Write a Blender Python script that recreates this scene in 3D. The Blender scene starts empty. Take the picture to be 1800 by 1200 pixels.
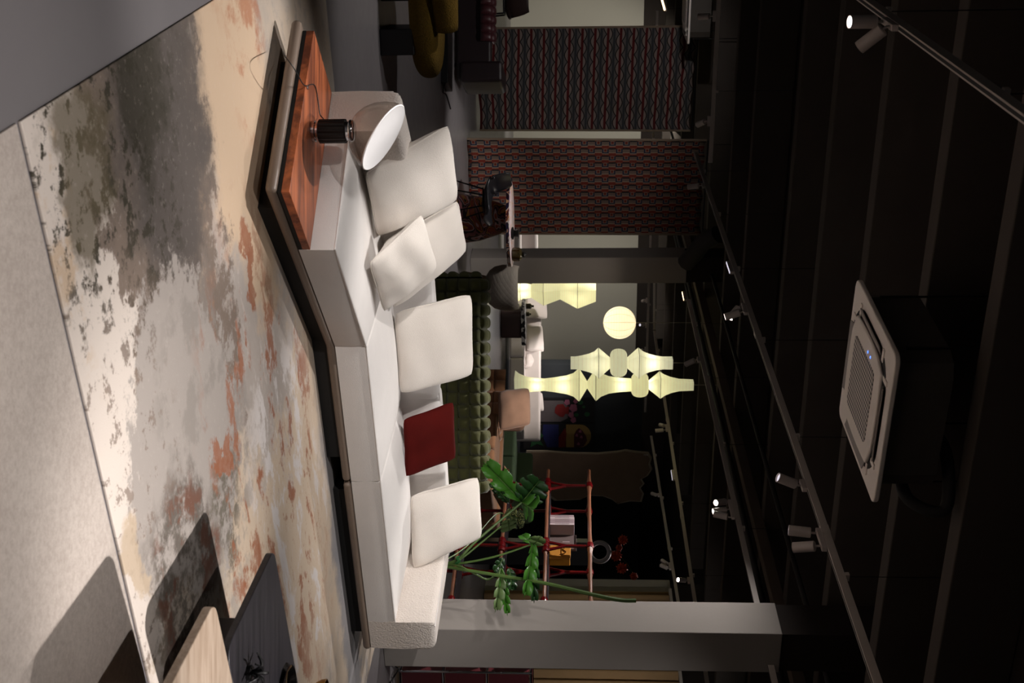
import bpy, bmesh, math, random
from mathutils import Vector, Matrix
random.seed(7)
R = math.radians
C = bpy.context.scene.collection
scene = bpy.context.scene

# ------------------------------------------------------------------ camera
H = 1.6
TILT = math.atan(0.056)
ct, st = math.cos(TILT), math.sin(TILT)
cam_d = bpy.data.cameras.new('camera')
cam = bpy.data.objects.new('camera', cam_d); C.objects.link(cam)
cam_d.sensor_fit = 'HORIZONTAL'; cam_d.sensor_width = 36.0; cam_d.lens = 40.0
cam_d.clip_end = 200
cam_d.dof.use_dof = True; cam_d.dof.focus_distance = 8.8; cam_d.dof.aperture_fstop = 5.0
m = Matrix(((0, -1, 0, 0), (st, 0, -ct, 0), (ct, 0, st, H), (0, 0, 0, 1)))   # the photograph lies on its side
cam.matrix_world = m
scene.camera = cam

def ray(ix, iy):
    a = (iy - 600) / 2000; b = (ix - 900) / 2000
    return Vector((a, ct + b * st, -st + b * ct))
def at_z(ix, iy, z):
    d = ray(ix, iy); t = (z - H) / d.z
    return Vector((0, 0, H)) + d * t
def at_y(ix, iy, y):
    d = ray(ix, iy); t = y / d.y
    return Vector((0, 0, H)) + d * t

# ------------------------------------------------------------------ world, exposure
w = bpy.data.worlds.new('world'); scene.world = w; w.use_nodes = True
w.node_tree.nodes['Background'].inputs[0].default_value = (0.9, 0.86, 0.84, 1)
w.node_tree.nodes['Background'].inputs[1].default_value = 0.048
vs = scene.view_settings
vs.view_transform = 'Standard'; vs.look = 'None'; vs.exposure = 0.0; vs.gamma = 1.0
vs.use_curve_mapping = False

# ------------------------------------------------------------------ materials
MATS = {}
def lin(c):
    return tuple(((x / 255) / 12.92 if x / 255 <= 0.04045 else ((x / 255 + 0.055) / 1.055) ** 2.4) for x in c)
class G:
    """small node-graph helper"""
    def __init__(s, name):
        s.m = bpy.data.materials.new(name); s.m.use_nodes = True
        s.t = s.m.node_tree; s.n = s.t.nodes; s.l = s.t.links
        s.b = s.n['Principled BSDF']
    def node(s, typ, **kw):
        n = s.n.new(typ)
        for k, v in kw.items(): setattr(n, k, v)
        return n
    def set(s, sock, v):
        if hasattr(v, 'links') or hasattr(v, 'is_linked'): s.l.new(v, sock)
        else: sock.default_value = v
    def math(s, op, a, b=0.0, c=0.0, clamp=False):
        n = s.node('ShaderNodeMath', operation=op, use_clamp=clamp)
        s.set(n.inputs[0], a); s.set(n.inputs[1], b); s.set(n.inputs[2], c)
        return n.outputs[0]
    def mix(s, f, a, b):
        n = s.node('ShaderNodeMix', data_type='RGBA')
        s.set(n.inputs[0], f)
        s.set(n.inputs[6], a if hasattr(a, 'is_linked') else (*a, 1)); s.set(n.inputs[7], b if hasattr(b, 'is_linked') else (*b, 1))
        return n.outputs[2]
    def coord(s, which='Object'):
        return s.node('ShaderNodeTexCoord').outputs[which]
    def sep(s, v):
        n = s.node('ShaderNodeSeparateXYZ'); s.l.new(v, n.inputs[0]); return n.outputs
    def comb(s, x, y, z):
        n = s.node('ShaderNodeCombineXYZ'); s.set(n.inputs[0], x); s.set(n.inputs[1], y); s.set(n.inputs[2], z); return n.outputs[0]
    def mapping(s, v, scale=(1, 1, 1), rot=(0, 0, 0), loc=(0, 0, 0)):
        n = s.node('ShaderNodeMapping'); s.l.new(v, n.inputs[0])
        n.inputs['Scale'].default_value = scale; n.inputs['Rotation'].default_value = rot; n.inputs['Location'].default_value = loc
        return n.outputs[0]
    def noise(s, v, scale, detail=4, rough=0.55, dist=0.0):
        n = s.node('ShaderNodeTexNoise'); s.l.new(v, n.inputs['Vector'])
        n.inputs['Scale'].default_value = scale; n.inputs['Detail'].default_value = detail
        n.inputs['Roughness'].default_value = rough; n.inputs['Distortion'].default_value = dist
        return n.outputs[0]
    def ramp(s, v, a, b):                                   # smooth step a..b
        n = s.node('ShaderNodeMapRange', interpolation_type='SMOOTHSTEP')
        s.set(n.inputs[0], v); n.inputs[1].default_value = a; n.inputs[2].default_value = b
        return n.outputs[0]
    def bump(s, h, strength=0.3, dist=0.01):
        n = s.node('ShaderNodeBump'); s.l.new(h, n.inputs['Height'])
        n.inputs['Strength'].default_value = strength; n.inputs['Distance'].default_value = dist
        s.l.new(n.outputs[0], s.b.inputs['Normal'])
    def col(s, v): s.set(s.b.inputs['Base Color'], v if hasattr(v, 'is_linked') else (*v, 1))
    def rough(s, v): s.set(s.b.inputs['Roughness'], v)

def mat(name, c, rough=0.6, metal=0.0, var=0.12, vscale=6.0, bump=0.0, bscale=80.0, sheen=0.0, spec=None, emit=None, estr=0.0):
    """plain procedural material: colour with soft variation and fine relief"""
    g = G(name); c = lin(c)
    v = g.coord()
    n = g.noise(v, vscale, 3)
    d = tuple(x * (1 - var) for x in c); u = tuple(min(1, x * (1 + var)) for x in c)
    g.col(g.mix(n, d, u)); g.rough(rough); g.b.inputs['Metallic'].default_value = metal
    if sheen: g.b.inputs['Sheen Weight'].default_value = sheen
    if spec is None and rough >= .85: spec = .18
    if spec is not None: g.b.inputs['Specular IOR Level'].default_value = spec
    if bump: g.bump(g.noise(v, bscale, 3), bump, 0.01)
    if emit:
        g.b.inputs['Emission Color'].default_value = (*lin(emit), 1); g.b.inputs['Emission Strength'].default_value = estr
    MATS[name] = g.m
    return g.m

M = {}
M['boucle'] = mat('cream_boucle', (222, 212, 203), 0.95, var=0.07, bump=0.8, bscale=75, sheen=0.15)
M['cream'] = mat('cream_wool', (225, 220, 216), 0.95, var=0.05, bump=0.3, bscale=240, sheen=0.15)
M['cream_pillow'] = mat('cream_pillow_cloth', (228, 220, 211), 0.95, var=0.06, bump=0.35, bscale=210, sheen=0.15)
M['base_leather'] = mat('taupe_leather', (118, 103, 91), 0.42, var=0.08, bump=0.08, bscale=220)
M['plinth_black'] = mat('black_plinth', (14, 13, 13), 0.7)
M['red_velvet'] = mat('red_velvet', (76, 10, 6), 0.95, var=0.25, bump=0.3, bscale=260)
M['olive'] = mat('olive_velvet', (70, 70, 37), 0.85, var=0.2, vscale=14, bump=0.1, sheen=0.25)
M['brown_suede'] = mat('brown_suede', (133, 94, 66), 0.9, var=0.22, vscale=9, bump=0.15, bscale=60, sheen=0.25)
M['brown_pillow'] = mat('brown_suede_cushion', (132, 100, 80), 0.9, var=0.15, vscale=9, sheen=0.25)
M['green_cloth'] = mat('green_upholstery', (82, 98, 74), 0.95, var=0.2, vscale=60, bump=0.2)
M['white_far'] = mat('white_upholstery', (205, 196, 192), 0.95, var=0.04)
M['mustard'] = mat('mustard_wool', (98, 76, 26), 0.95, var=0.45, vscale=60, bump=0.9, bscale=90)
M['black_wood'] = mat('black_lacquer', (20, 18, 22), 0.4)
M['bordeaux'] = mat('bordeaux_leather', (62, 28, 32), 0.38, var=0.12, bump=0.1, bscale=120)
M['bordeaux_dark'] = mat('dark_bordeaux_leather', (30, 18, 21), 0.5, var=0.1)
M['black_metal'] = mat('black_metal', (16, 15, 16), 0.4, 0.3)
M['black_shell'] = mat('black_shell', (26, 26, 30), 0.32)
M['brown_shell'] = mat('brown_leather_shell', (58, 38, 34), 0.5)
M['chrome'] = mat('chrome', (200, 200, 205), 0.12, 1.0, var=0.02)
M['brass'] = mat('brass', (150, 110, 48), 0.25, 1.0)
M['white_lac'] = mat('white_lacquer', (220, 214, 212), 0.5, var=0.03)
M['white_dish'] = mat('white_reflector', (243, 241, 241), 0.55, var=0.01)
M['rubber'] = mat('black_cable', (18, 17, 17), 0.6)
M['oak_dark'] = mat('stained_oak_leg', (112, 84, 58), 0.5, var=0.2, vscale=12)
M['col_paint'] = mat('column_paint', (152, 145, 139), 0.85, var=0.05, vscale=2.5, bump=0.06, bscale=40)
M['wall_grey'] = mat('grey_wall_paint', (160, 156, 146), 0.9, var=0.04, vscale=1.5)
M['wall_dark'] = mat('charcoal_wall_paint', (50, 53, 56), 0.9, var=0.06, vscale=1.5)
M['ceil'] = mat('black_ceiling_concrete', (46, 40, 37), 0.95, var=0.25, vscale=1.3, bump=0.2, bscale=8)
M['beam'] = mat('black_beam_paint', (78, 71, 66), 0.9, var=0.2, vscale=2)
M['girder'] = mat('brown_girder', (96, 84, 74), 0.9, var=0.25, vscale=3)
M['pipe'] = mat('black_pipe_insulation', (34, 31, 30), 0.8)
M['curtain'] = mat('beige_curtain', (176, 144, 104), 0.95, var=0.08)
M['paper_tan'] = mat('taupe_wall_rug', (118, 98, 82), 0.98, var=0.12, vscale=5, bump=0.3, bscale=60)
M['paper_edge'] = mat('pale_rug_edge', (150, 138, 120), 0.98, var=0.1)
def leafmat(name, c, rough):
    g = G(name); v = g.coord(); c = lin(c)
    n = g.noise(v, 6, 3); k = g.mix(n, tuple(x * .7 for x in c), tuple(x * 1.3 for x in c))
    g.col(k); g.rough(rough)
    tl_ = g.node('ShaderNodeBsdfTranslucent'); g.l.new(k, tl_.inputs['Color'])
    mx = g.node('ShaderNodeMixShader'); mx.inputs[0].default_value = .35
    g.l.new(g.b.outputs[0], mx.inputs[1]); g.l.new(tl_.outputs[0], mx.inputs[2]); g.l.new(mx.outputs[0], g.n['Material Output'].inputs[0])
    return g.m
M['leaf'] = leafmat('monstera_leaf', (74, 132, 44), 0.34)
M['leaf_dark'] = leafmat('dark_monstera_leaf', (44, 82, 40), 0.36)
M['leaf_back'] = leafmat('pale_leaf', (112, 136, 84), 0.45)
M['stem'] = mat('green_stem', (78, 104, 48), 0.45, var=0.2, vscale=6)
M['wire_green'] = mat('green_tie', (44, 128, 66), 0.5)
M['shelf_wood'] = mat('reddish_shelf_wood', (116, 72, 50), 0.35, var=0.18, vscale=9)
M['shelf_red'] = mat('glossy_red_joint', (92, 10, 13), 0.22, var=0.08)
M['shelf_board'] = mat('dark_shelf_board', (42, 36, 40), 0.35)
M['usm'] = mat('burgundy_panel', (110, 48, 54), 0.4, var=0.05)
M['ac_white'] = mat('white_plastic', (236, 226, 218), 0.55, var=0.02)
M['ac_dark'] = mat('dark_slot', (20, 18, 18), 0.7)
M['ac_body'] = mat('galvanised_casing', (74, 68, 62), 0.6, 0.2, var=0.15)
M['ac_flap'] = mat('grey_flap', (150, 142, 138), 0.5)
M['track'] = mat('white_track', (190, 180, 172), 0.5, var=0.03)
M['spot'] = mat('white_spot_body', (200, 188, 182), 0.45, var=0.03)
M['blue_led'] = mat('blue_led', (60, 110, 255), 0.4, emit=(60, 110, 255), estr=4.0)
M['lens_on'] = mat('lit_lens', (255, 250, 245), 0.3, emit=(255, 246, 238), estr=14.0)
M['lens_dim'] = mat('side_lit_lens', (220, 215, 225), 0.3, emit=(230, 225, 240), estr=0.9)
M['tube_on'] = mat('warm_light_bar', (255, 214, 170), 0.3, emit=(255, 205, 150), estr=6.0)
M['orange_flower'] = mat('orange_flower', (190, 64, 24), 0.7, var=0.3, vscale=30)
M['ring_white'] = mat('white_ceramic', (176, 170, 170), 0.5)
M['book_white'] = mat('pale_book_spine', (190, 172, 174), 0.7)
M['book_pink'] = mat('pinkish_book_spine', (160, 138, 142), 0.7)
M['book_brown'] = mat('brown_book_cover', (92, 76, 74), 0.7)
M['pouch'] = mat('yellow_ochre_case', (176, 116, 24), 0.7)
M['cord'] = mat('light_cord', (150, 140, 130), 0.7)
M['glass_dark'] = mat('dark_amber_glass', (52, 44, 24), 0.1, spec=0.8)
M['print_black'] = mat('print_black', (16, 14, 16), 0.7)
M['p_grey'] = mat('print_grey', (84, 76, 78), 0.8)
M['p_red'] = mat('print_red', (104, 12, 10), 0.8)
M['p_pink'] = mat('print_pink', (140, 78, 100), 0.8, var=0.35, vscale=60)
M['p_blue'] = mat('print_blue', (20, 26, 80), 0.8, var=0.3, vscale=12)
M['p_yellow'] = mat('print_yellow', (140, 112, 60), 0.8, var=0.15)
M['p_green'] = mat('print_green', (28, 74, 40), 0.8, var=0.4, vscale=20)
M['p_maroon'] = mat('print_maroon', (66, 16, 30), 0.8, var=0.4, vscale=60)

def wood(name, c1, c2, scale=(1, 12, 12), rot=0.0, rough=0.4, f=3.0):
    g = G(name); v = g.mapping(g.coord(), scale=scale, rot=(0, 0, rot))
    n = g.noise(v, f, 6, 0.6, 0.6); n2 = g.noise(v, f * 5, 3)
    k = g.ramp(g.math('ADD', n, g.math('MULTIPLY', n2, 0.25)), 0.42, 0.82)
    g.col(g.mix(k, lin(c1), lin(c2))); g.rough(rough); g.bump(n2, 0.08, 0.004)
    return g.m
M['rosewood'] = wood('striped_rosewood', (190, 106, 64), (104, 54, 34), scale=(1.0, 15, 8), rot=R(-28), f=1.0)
M['oak'] = wood('pale_oak', (168, 150, 133), (136, 116, 98), scale=(1.2, 14, 14), rot=R(-30), rough=0.5, f=1.6)
M['black_oak'] = wood('black_stained_oak', (40, 37, 41), (23, 22, 25), scale=(1.0, 24, 20), rot=R(-30), rough=0.42, f=1.6)

# ---- floor: poured grey resin
g = G('grey_resin_floor'); v = g.coord()
n = g.noise(v, 0.7, 4); n2 = g.noise(v, 9.0, 5)
g.col(g.mix(n, lin((112, 108, 110)), lin((128, 123, 124))))
g.rough(g.math('ADD', 0.28, g.math('MULTIPLY', n2, 0.12))); g.bump(g.noise(v, 2.5, 2), 0.03, 0.02)
M['floor'] = g.m
# ---- felt carpet
g = G('felt_carpet'); v = g.coord()
n = g.noise(v, 55, 5, 0.75); n2 = g.noise(v, 3.0, 3); n3 = g.noise(v, 260, 2)
g.col(g.mix(g.ramp(g.math('ADD', g.math('MULTIPLY', n, 0.75), g.math('MULTIPLY', n2, 0.25)), 0.3, 0.7), lin((166, 154, 145)), lin((192, 181, 172))))
g.rough(0.98); g.bump(n3, 0.5, 0.004)
M['felt'] = g.m

# ---- paper lamp material: light comes through washi from a bulb inside
def paper(name, c, strength, dirn='Z', period=0.05):
    g = G(name); v = g.coord(); s = g.sep(v)
    q = s[2] if dirn == 'Z' else s[0]
    rib = g.math('FRACT', g.math('DIVIDE', q, period))
    line = g.math('SUBTRACT', 1.0, g.math('MULTIPLY', g.ramp(g.math('ABSOLUTE', g.math('SUBTRACT', rib, 0.5)), 0.42, 0.5), 0.28))
    fib = g.math('ADD', 0.82, g.math('MULTIPLY', g.noise(v, 7, 5, 0.7), 0.36))
    col = lin(c)
    g.col(tuple(x * 0.8 for x in col)); g.rough(0.9)
    k = g.math('MULTIPLY', line, fib)
    tint = g.node('ShaderNodeMix', data_type='RGBA'); g.l.new(k, tint.inputs[0]); tint.inputs[6].default_value = (0, 0, 0, 1); tint.inputs[7].default_value = (*col, 1)
    tl_ = g.node('ShaderNodeBsdfTranslucent'); g.l.new(tint.outputs[2], tl_.inputs['Color'])
    df = g.node('ShaderNodeBsdfDiffuse'); df.inputs['Color'].default_value = (*(x * .8 for x in col), 1)
    em = g.node('ShaderNodeEmission'); em.inputs['Color'].default_value = (*col, 1); g.l.new(g.math('MULTIPLY', k, strength), em.inputs['Strength'])
    m1 = g.node('ShaderNodeMixShader'); m1.inputs[0].default_value = .6; g.l.new(df.outputs[0], m1.inputs[1]); g.l.new(tl_.outputs[0], m1.inputs[2])
    ad = g.node('ShaderNodeAddShader'); g.l.new(m1.outputs[0], ad.inputs[0]); g.l.new(em.outputs[0], ad.inputs[1])
    g.l.new(ad.outputs[0], g.n['Material Output'].inputs[0])
    return g.m
M['washi'] = paper('lit_washi_paper', (234, 230, 190), 0.36)
M['washi_dim'] = paper('softly_lit_washi_paper', (236, 233, 204), 0.33, period=0.06)
M['washi_white'] = paper('bright_washi_paper', (255, 244, 214), 0.45, period=0.045)
M['rib'] = mat('paper_lamp_rib', (120, 112, 80), 0.8)
M['glow'] = mat('bulb', (255, 246, 220), 0.5, emit=(255, 240, 200), estr=6.0)

# ---- clear glass bowl
g = G('clear_lamp_glass')
tr = g.node('ShaderNodeBsdfTransparent'); gl = g.node('ShaderNodeBsdfGlossy'); gl.inputs['Roughness'].default_value = 0.04
lw = g.node('ShaderNodeLayerWeight'); lw.inputs['Blend'].default_value = 0.5
lwf = g.math('ADD', g.math('MULTIPLY', g.math('POWER', lw.outputs['Facing'], 3.0), 0.5), 0.05)
tr.inputs['Color'].default_value = (0.9, 0.87, 0.84, 1)
mx = g.node('ShaderNodeMixShader'); g.l.new(lwf, mx.inputs[0]); g.l.new(tr.outputs[0], mx.inputs[1]); g.l.new(gl.outputs[0], mx.inputs[2])
g.l.new(mx.outputs[0], g.n['Material Output'].inputs[0])
M['glass'] = g.m

# ------------------------------------------------------------------ mesh builder
class MB:
    def __init__(s): s.v = []; s.f = []
    def add(s, vs_, fs):
        o = len(s.v); s.v += [Vector(p) for p in vs_]; s.f += [tuple(i + o for i in f) for f in fs]; return s
    def box(s, c, size, rz=0.0, mtx=None):
        x, y, z = (k / 2 for k in size); P = []
        for sx, sy, sz in ((-1,-1,-1),(1,-1,-1),(1,1,-1),(-1,1,-1),(-1,-1,1),(1,-1,1),(1,1,1),(-1,1,1)):
            p = Vector((sx * x, sy * y, sz * z))
            p = (mtx @ p) if mtx else (Matrix.Rotation(rz, 3, 'Z') @ p)
            P.append(p + Vector(c))
        return s.add(P, [(0,3,2,1),(4,5,6,7),(0,1,5,4),(1,2,6,5),(2,3,7,6),(3,0,4,7)])
    def prism(s, poly, z0, z1):
        n = len(poly)
        P = [(p[0], p[1], z0) for p in poly] + [(p[0], p[1], z1) for p in poly]
        return s.add(P, [tuple(range(n - 1, -1, -1)), tuple(range(n, 2 * n))] + [(i, (i + 1) % n, n + (i + 1) % n, n + i) for i in range(n)])
    def tube(s, path, r, seg=8, closed=False, caps=True):
        path = [Vector(p) for p in path]; n = len(path)
        rs = r if isinstance(r, (list, tuple)) else [r] * n
        rings = []; prev = None
        for i, p in enumerate(path):
            if closed: t = path[(i + 1) % n] - path[i - 1]
            else: t = path[min(i + 1, n - 1)] - path[max(i - 1, 0)]
            t.normalize()
            if prev is None:
                a = Vector((0, 0, 1)) if abs(t.z) < 0.9 else Vector((1, 0, 0)); u = t.cross(a).normalized()
            else:
                u = (prev - t * prev.dot(t)); u = u.normalized() if u.length > 1e-6 else t.orthogonal().normalized()
            prev = u; w_ = t.cross(u)
            rings.append([p + (u * math.cos(2 * math.pi * k / seg) + w_ * math.sin(2 * math.pi * k / seg)) * rs[i] for k in range(seg)])
        P = [q for rg in rings for q in rg]; F = []
        m_ = n if closed else n - 1
        for i in range(m_):
            j = (i + 1) % n
            for k in range(seg):
                F.append((i * seg + k, i * seg + (k + 1) % seg, j * seg + (k + 1) % seg, j * seg + k))
        if caps and not closed:
            F.append(tuple(range(seg - 1, -1, -1))); F.append(tuple((n - 1) * seg + k for k in range(seg)))
        return s.add(P, F)
    def lathe(s, prof, c=(0, 0, 0), seg=24, axis=None, sx=1.0, sy=1.0, flute=0.0, nfl=0):
        """prof: list of (r, z)"""
        c = Vector(c); P = []; F = []
        q = Vector((0, 0, 1)).rotation_difference(Vector(axis).normalized()).to_matrix() if axis is not None else Matrix.Identity(3)
        for r, z in prof:
            for k in range(seg):
                a = 2 * math.pi * k / seg
                rr = r * (1 + (flute * math.cos(nfl * a) if nfl else 0))
                P.append(c + q @ Vector((rr * math.cos(a) * sx, rr * math.sin(a) * sy, z)))
        n = len(prof)
        for i in range(n - 1):
            for k in range(seg):
                F.append((i * seg + k, i * seg + (k + 1) % seg, (i + 1) * seg + (k + 1) % seg, (i + 1) * seg + k))
        if prof[0][0] > 1e-5: F.append(tuple(range(seg - 1, -1, -1)))
        if prof[-1][0] > 1e-5: F.append(tuple((n - 1) * seg + k for k in range(seg)))
        return s.add(P, F)
    def loft(s, rings, caps=True):
        n = len(rings[0]); P = [p for r in rings for p in r]; F = []
        for i in range(len(rings) - 1):
            for k in range(n):
                F.append((i * n + k, i * n + (k + 1) % n, (i + 1) * n + (k + 1) % n, (i + 1) * n + k))
        if caps: F.append(tuple(range(n - 1, -1, -1))); F.append(tuple((len(rings) - 1) * n + k for k in range(n)))
        return s.add(P, F)
    def grid(s, fn, nu, nv, closed_u=False):
        P = [fn(i / (nu if closed_u else nu - 1), j / (nv - 1)) for i in range(nu) for j in range(nv)]; F = []
        for i in range(nu if closed_u else nu - 1):
            for j in range(nv - 1):
                a = i * nv + j; b = ((i + 1) % nu) * nv + j
                F.append((a, b, b + 1, a + 1))
        return s.add(P, F)

WM = {}                                                        # object -> world matrix
def link(o, parent, W):
    C.objects.link(o)
    if parent: o.parent = parent
    WM[o] = W
    return o
def thing(name, label, cat, loc=(0, 0, 0), rotz=0.0, group=None):
    o = bpy.data.objects.new(name, None); o.empty_display_size = 0.1
    o.location = loc; o.rotation_euler = (0, 0, rotz)
    link(o, None, Matrix.Translation(Vector(loc)) @ Matrix.Rotation(rotz, 4, 'Z'))
    return tag(o, label, cat, group)
def tag(o, label, cat, group=None):
    o['label'] = label; o['category'] = cat
    if group: o['group'] = group
    return o
def build(name, mb, material, parent=None, local=False, smooth=40, bevel=0.0, bseg=2, origin=None, solid=0.0, subd=0):
    me = bpy.data.meshes.new(name)
    if parent is not None: W = WM[parent]
    else:
        if origin is None:
            zs = min(p.z for p in mb.v); cx = sum(p.x for p in mb.v) / len(mb.v); cy = sum(p.y for p in mb.v) / len(mb.v)
            origin = (cx, cy, zs)
        W = Matrix.Translation(Vector(origin))
    inv = W.inverted()
    vsx = mb.v if (local and parent is not None) else [inv @ p for p in mb.v]
    me.from_pydata([tuple(p) for p in vsx], [], mb.f); me.validate()
    bm = bmesh.new(); bm.from_mesh(me); bmesh.ops.recalc_face_normals(bm, faces=bm.faces); bm.to_mesh(me); bm.free()
    me.materials.append(material)
    if smooth:
        me.shade_smooth(); me.set_sharp_from_angle(angle=R(smooth))
    o = bpy.data.objects.new(name, me)
    if parent is None: o.location = origin
    link(o, parent, W)
    if bevel:
        b = o.modifiers.new('bevel', 'BEVEL'); b.width = bevel; b.segments = bseg; b.limit_method = 'ANGLE'; b.angle_limit = R(35)
        me.shade_smooth()
        b.harden_normals = True
    if solid:
        sd = o.modifiers.new('solid', 'SOLIDIFY'); sd.thickness = solid; sd.offset = 0
    if subd:
        sd = o.modifiers.new('subd', 'SUBSURF'); sd.levels = subd; sd.render_levels = subd
    return o
def structure(o): o['kind'] = 'structure'; return o
def copy_tree(o, loc, rotz, label=None, group=None):
    c = o.copy(); C.objects.link(c); c.location = loc; c.rotation_euler = (0, 0, rotz)
    if label: c['label'] = label
    if group: c['group'] = group
    WM[c] = Matrix.Translation(Vector(loc)) @ Matrix.Rotation(rotz, 4, 'Z')
    for ch in list(o.children):
        k = ch.copy(); C.objects.link(k); k.parent = c
        for gr in list(ch.children):
            q = gr.copy(); C.objects.link(q); q.parent = k
    return c
def V2(a): return Vector((math.cos(R(a)), math.sin(R(a)), 0))
def rrect(w_, d, r, n=5, cx=0, cy=0):
    P = []
    for sx, sy, a0 in ((1, 1, 0), (-1, 1, 90), (-1, -1, 180), (1, -1, 270)):
        for k in range(n + 1):
            a = R(a0 + 90 * k / n)
            P.append((cx + sx * (w_ / 2 - r) + r * math.cos(a), cy + sy * (d / 2 - r) + r * math.sin(a)))
    return P

# directions of the building
E1 = Vector((-math.sin(R(25.5)), math.cos(R(25.5)), 0)); E2 = Vector((math.cos(R(25.5)), math.sin(R(25.5)), 0))
BA = R(25.5)

# ------------------------------------------------------------------ structure
b = MB().box((0, 15, -0.1), (60, 50, 0.2)); structure(build('floor', b, M['floor'], smooth=0))
ZC = 4.15
b = MB().box((0, 15, ZC + 0.1), (60, 50, 0.2)); structure(build('ceiling', b, M['ceil'], smooth=0))
WB = Vector((0, 31.7, 0))
b = MB().box(WB + E1 * 0.15 + E2 * -6 + Vector((0, 0, 1.63)), (30, 0.3, 3.26), BA); structure(build('wall_back', b, M['wall_grey'], smooth=0))
dw0 = at_y(1000, 641, 27.9); dw0.z = 0
b = MB().box(dw0 + E2 * 5.5 + E1 * 0.15 + Vector((0, 0, 1.63)), (11, 0.3, 3.26), BA); structure(build('wall_center', b, M['wall_dark'], smooth=0))
q0 = at_y(1000, 1017, 20.3); q0.z = 0
b = MB().box(q0 - E1 * 8 + E2 * 0.15 + Vector((0, 0, 1.63)), (0.3, 16, 3.26), BA); structure(build('wall_right', b, M['wall_grey'], smooth=0))
b = MB().box(Vector((0, 31.6, 1.6)) + E2 * -21 - E1 * 10, (0.3, 24, 3.26), BA); structure(build('wall_left', b, M['wall_grey'], smooth=0))

# black painted zone between the wall tops and the ceiling
b = MB().box(WB + E1 * 0.2 + E2 * -2 + Vector((0, 0, (3.26 + ZC) / 2)), (40, 0.2, ZC - 3.26), BA); structure(build('trim_1', b, M['ceil'], smooth=0))
b = MB().box(q0 - E1 * 8 + E2 * 0.2 + Vector((0, 0, (3.26 + ZC) / 2)), (0.2, 16, ZC - 3.26), BA); structure(build('trim_2', b, M['ceil'], smooth=0))

# columns
def column(p, s, label):
    t = thing('column', label, 'column', p, BA)
    b = MB().prism([(0, 0), (s, 0), (s, s), (0, s)], 0, 3.27); build('painted_shaft', b, M['col_paint'], t, local=True, smooth=0, bevel=0.008)
    b = MB().prism([(.012, .012), (s - .012, .012), (s - .012, s - .012), (.012, s - .012)], 3.268, ZC); build('black_top', b, M['ceil'], t, local=True, smooth=0)
    return t
cr = at_y(1000, 1109, 9.3); cr.z = 0
column(cr, 0.40, 'square pale grey column right behind the end of the white sofa')
cl = at_y(1000, 453, 17.2); cl.z = 0
column(cl, 0.42, 'square grey column behind the colourful dining table')

# beams across the ceiling
for i, d in enumerate((2.4, 3.9, 5.4, 6.5, 7.9, 9.4, 10.9, 13.5, 15.2, 17.5, 20, 22.5, 25, 27.5)):
    b = MB().box(E1 * d + Vector((0, 0, 3.93)), (26, 0.16, 0.44), BA)
    o = build('ceiling_beam', b, M['beam'], smooth=0, bevel=0.01)
    tag(o, 'black painted beam running across the ceiling', 'beam', 'beams across the black ceiling')
gp = at_z(1355.8, 1055, 3.6)
b = MB().box(gp + E1 * 2 + Vector((0, 0, 0.06)), (0.13, 30, 0.12), BA)
tag(build('ceiling_girder', b, M['girder'], smooth=0, bevel=0.008), 'brownish girder running lengthwise above the middle light track', 'girder')
for k, (off, zz, r, lab) in enumerate(((0.75, 3.66, 0.045, 'thin black pipe under the ceiling beside the girder'), (-.9, 3.66, 0.025, 'black ceiling pipe running lengthwise between girder and long track'), (.42, 3.62, 0.035, 'slim black pipe between girder and nearest light track'))):
    p = gp + E2 * off; b = MB().tube([(p - E1 * 12).to_tuple()[:2] + (zz,), (p + E1 * 16).to_tuple()[:2] + (zz,)], r, 10)
    tag(build('ceiling_pipe', b, M['pipe']), lab, 'pipe')
# insulated duct elbow next to the far column
p0 = at_y(1205, 462, 16.6); p1 = at_y(1222, 445, 16.4); p2 = at_y(1236, 425, 16.2); p3 = at_y(1262, 412, 16.0)
b = MB().tube([p0 - Vector((0, 0, .0)), p1, p2, p3], 0.13, 10)
tag(build('insulated_duct', b, M['pipe']), 'black insulated duct bending at the top of the far column', 'duct')

# ------------------------------------------------------------------ rug and felt carpet
P0 = at_z(30, 213, 0); RA = V2(27.5); RB = V2(116.5); RL, RW = 5.3, 4.25
def rug_uv(ix, iy):
    p = at_z(ix, iy, 0) - P0
    # solve p = s*RA + t*RB
    d = RA.x * RB.y - RA.y * RB.x
    return ((p.x * RB.y - p.y * RB.x) / d, (RA.x * p.y - RA.y * p.x) / d)
g = G('abstract_rug'); v = g.coord('UV')            # UV holds metres along the rug's two sides
warp = g.node('ShaderNodeTexNoise'); g.l.new(v, warp.inputs['Vector']); warp.inputs['Scale'].default_value = 1.6; warp.inputs['Detail'].default_value = 6; warp.inputs['Roughness'].default_value = 0.62
wv = g.node('ShaderNodeVectorMath', operation='MULTIPLY_ADD'); g.l.new(warp.outputs['Color'], wv.inputs[0]); wv.inputs[1].default_value = (0.9, 0.9, 0); g.l.new(v, wv.inputs[2])
off = g.node('ShaderNodeVectorMath', operation='SUBTRACT'); g.l.new(wv.outputs[0], off.inputs[0]); off.inputs[1].default_value = (0.45, 0.45, 0)
wvec = off.outputs[0]
fine = g.noise(v, 9, 8, 0.72); mid = g.noise(v, 3.2, 8, 0.66); low = g.noise(v, 1.2, 5, 0.6)
vs_ = g.mapping(v, scale=(1.0, 2.0, 1), rot=(0, 0, R(-25)))
streak = g.noise(vs_, 1.7, 10, 0.7, 0.25); vfine = g.noise(v, 26, 6, 0.75); pile = g.noise(v, 160, 2)
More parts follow.
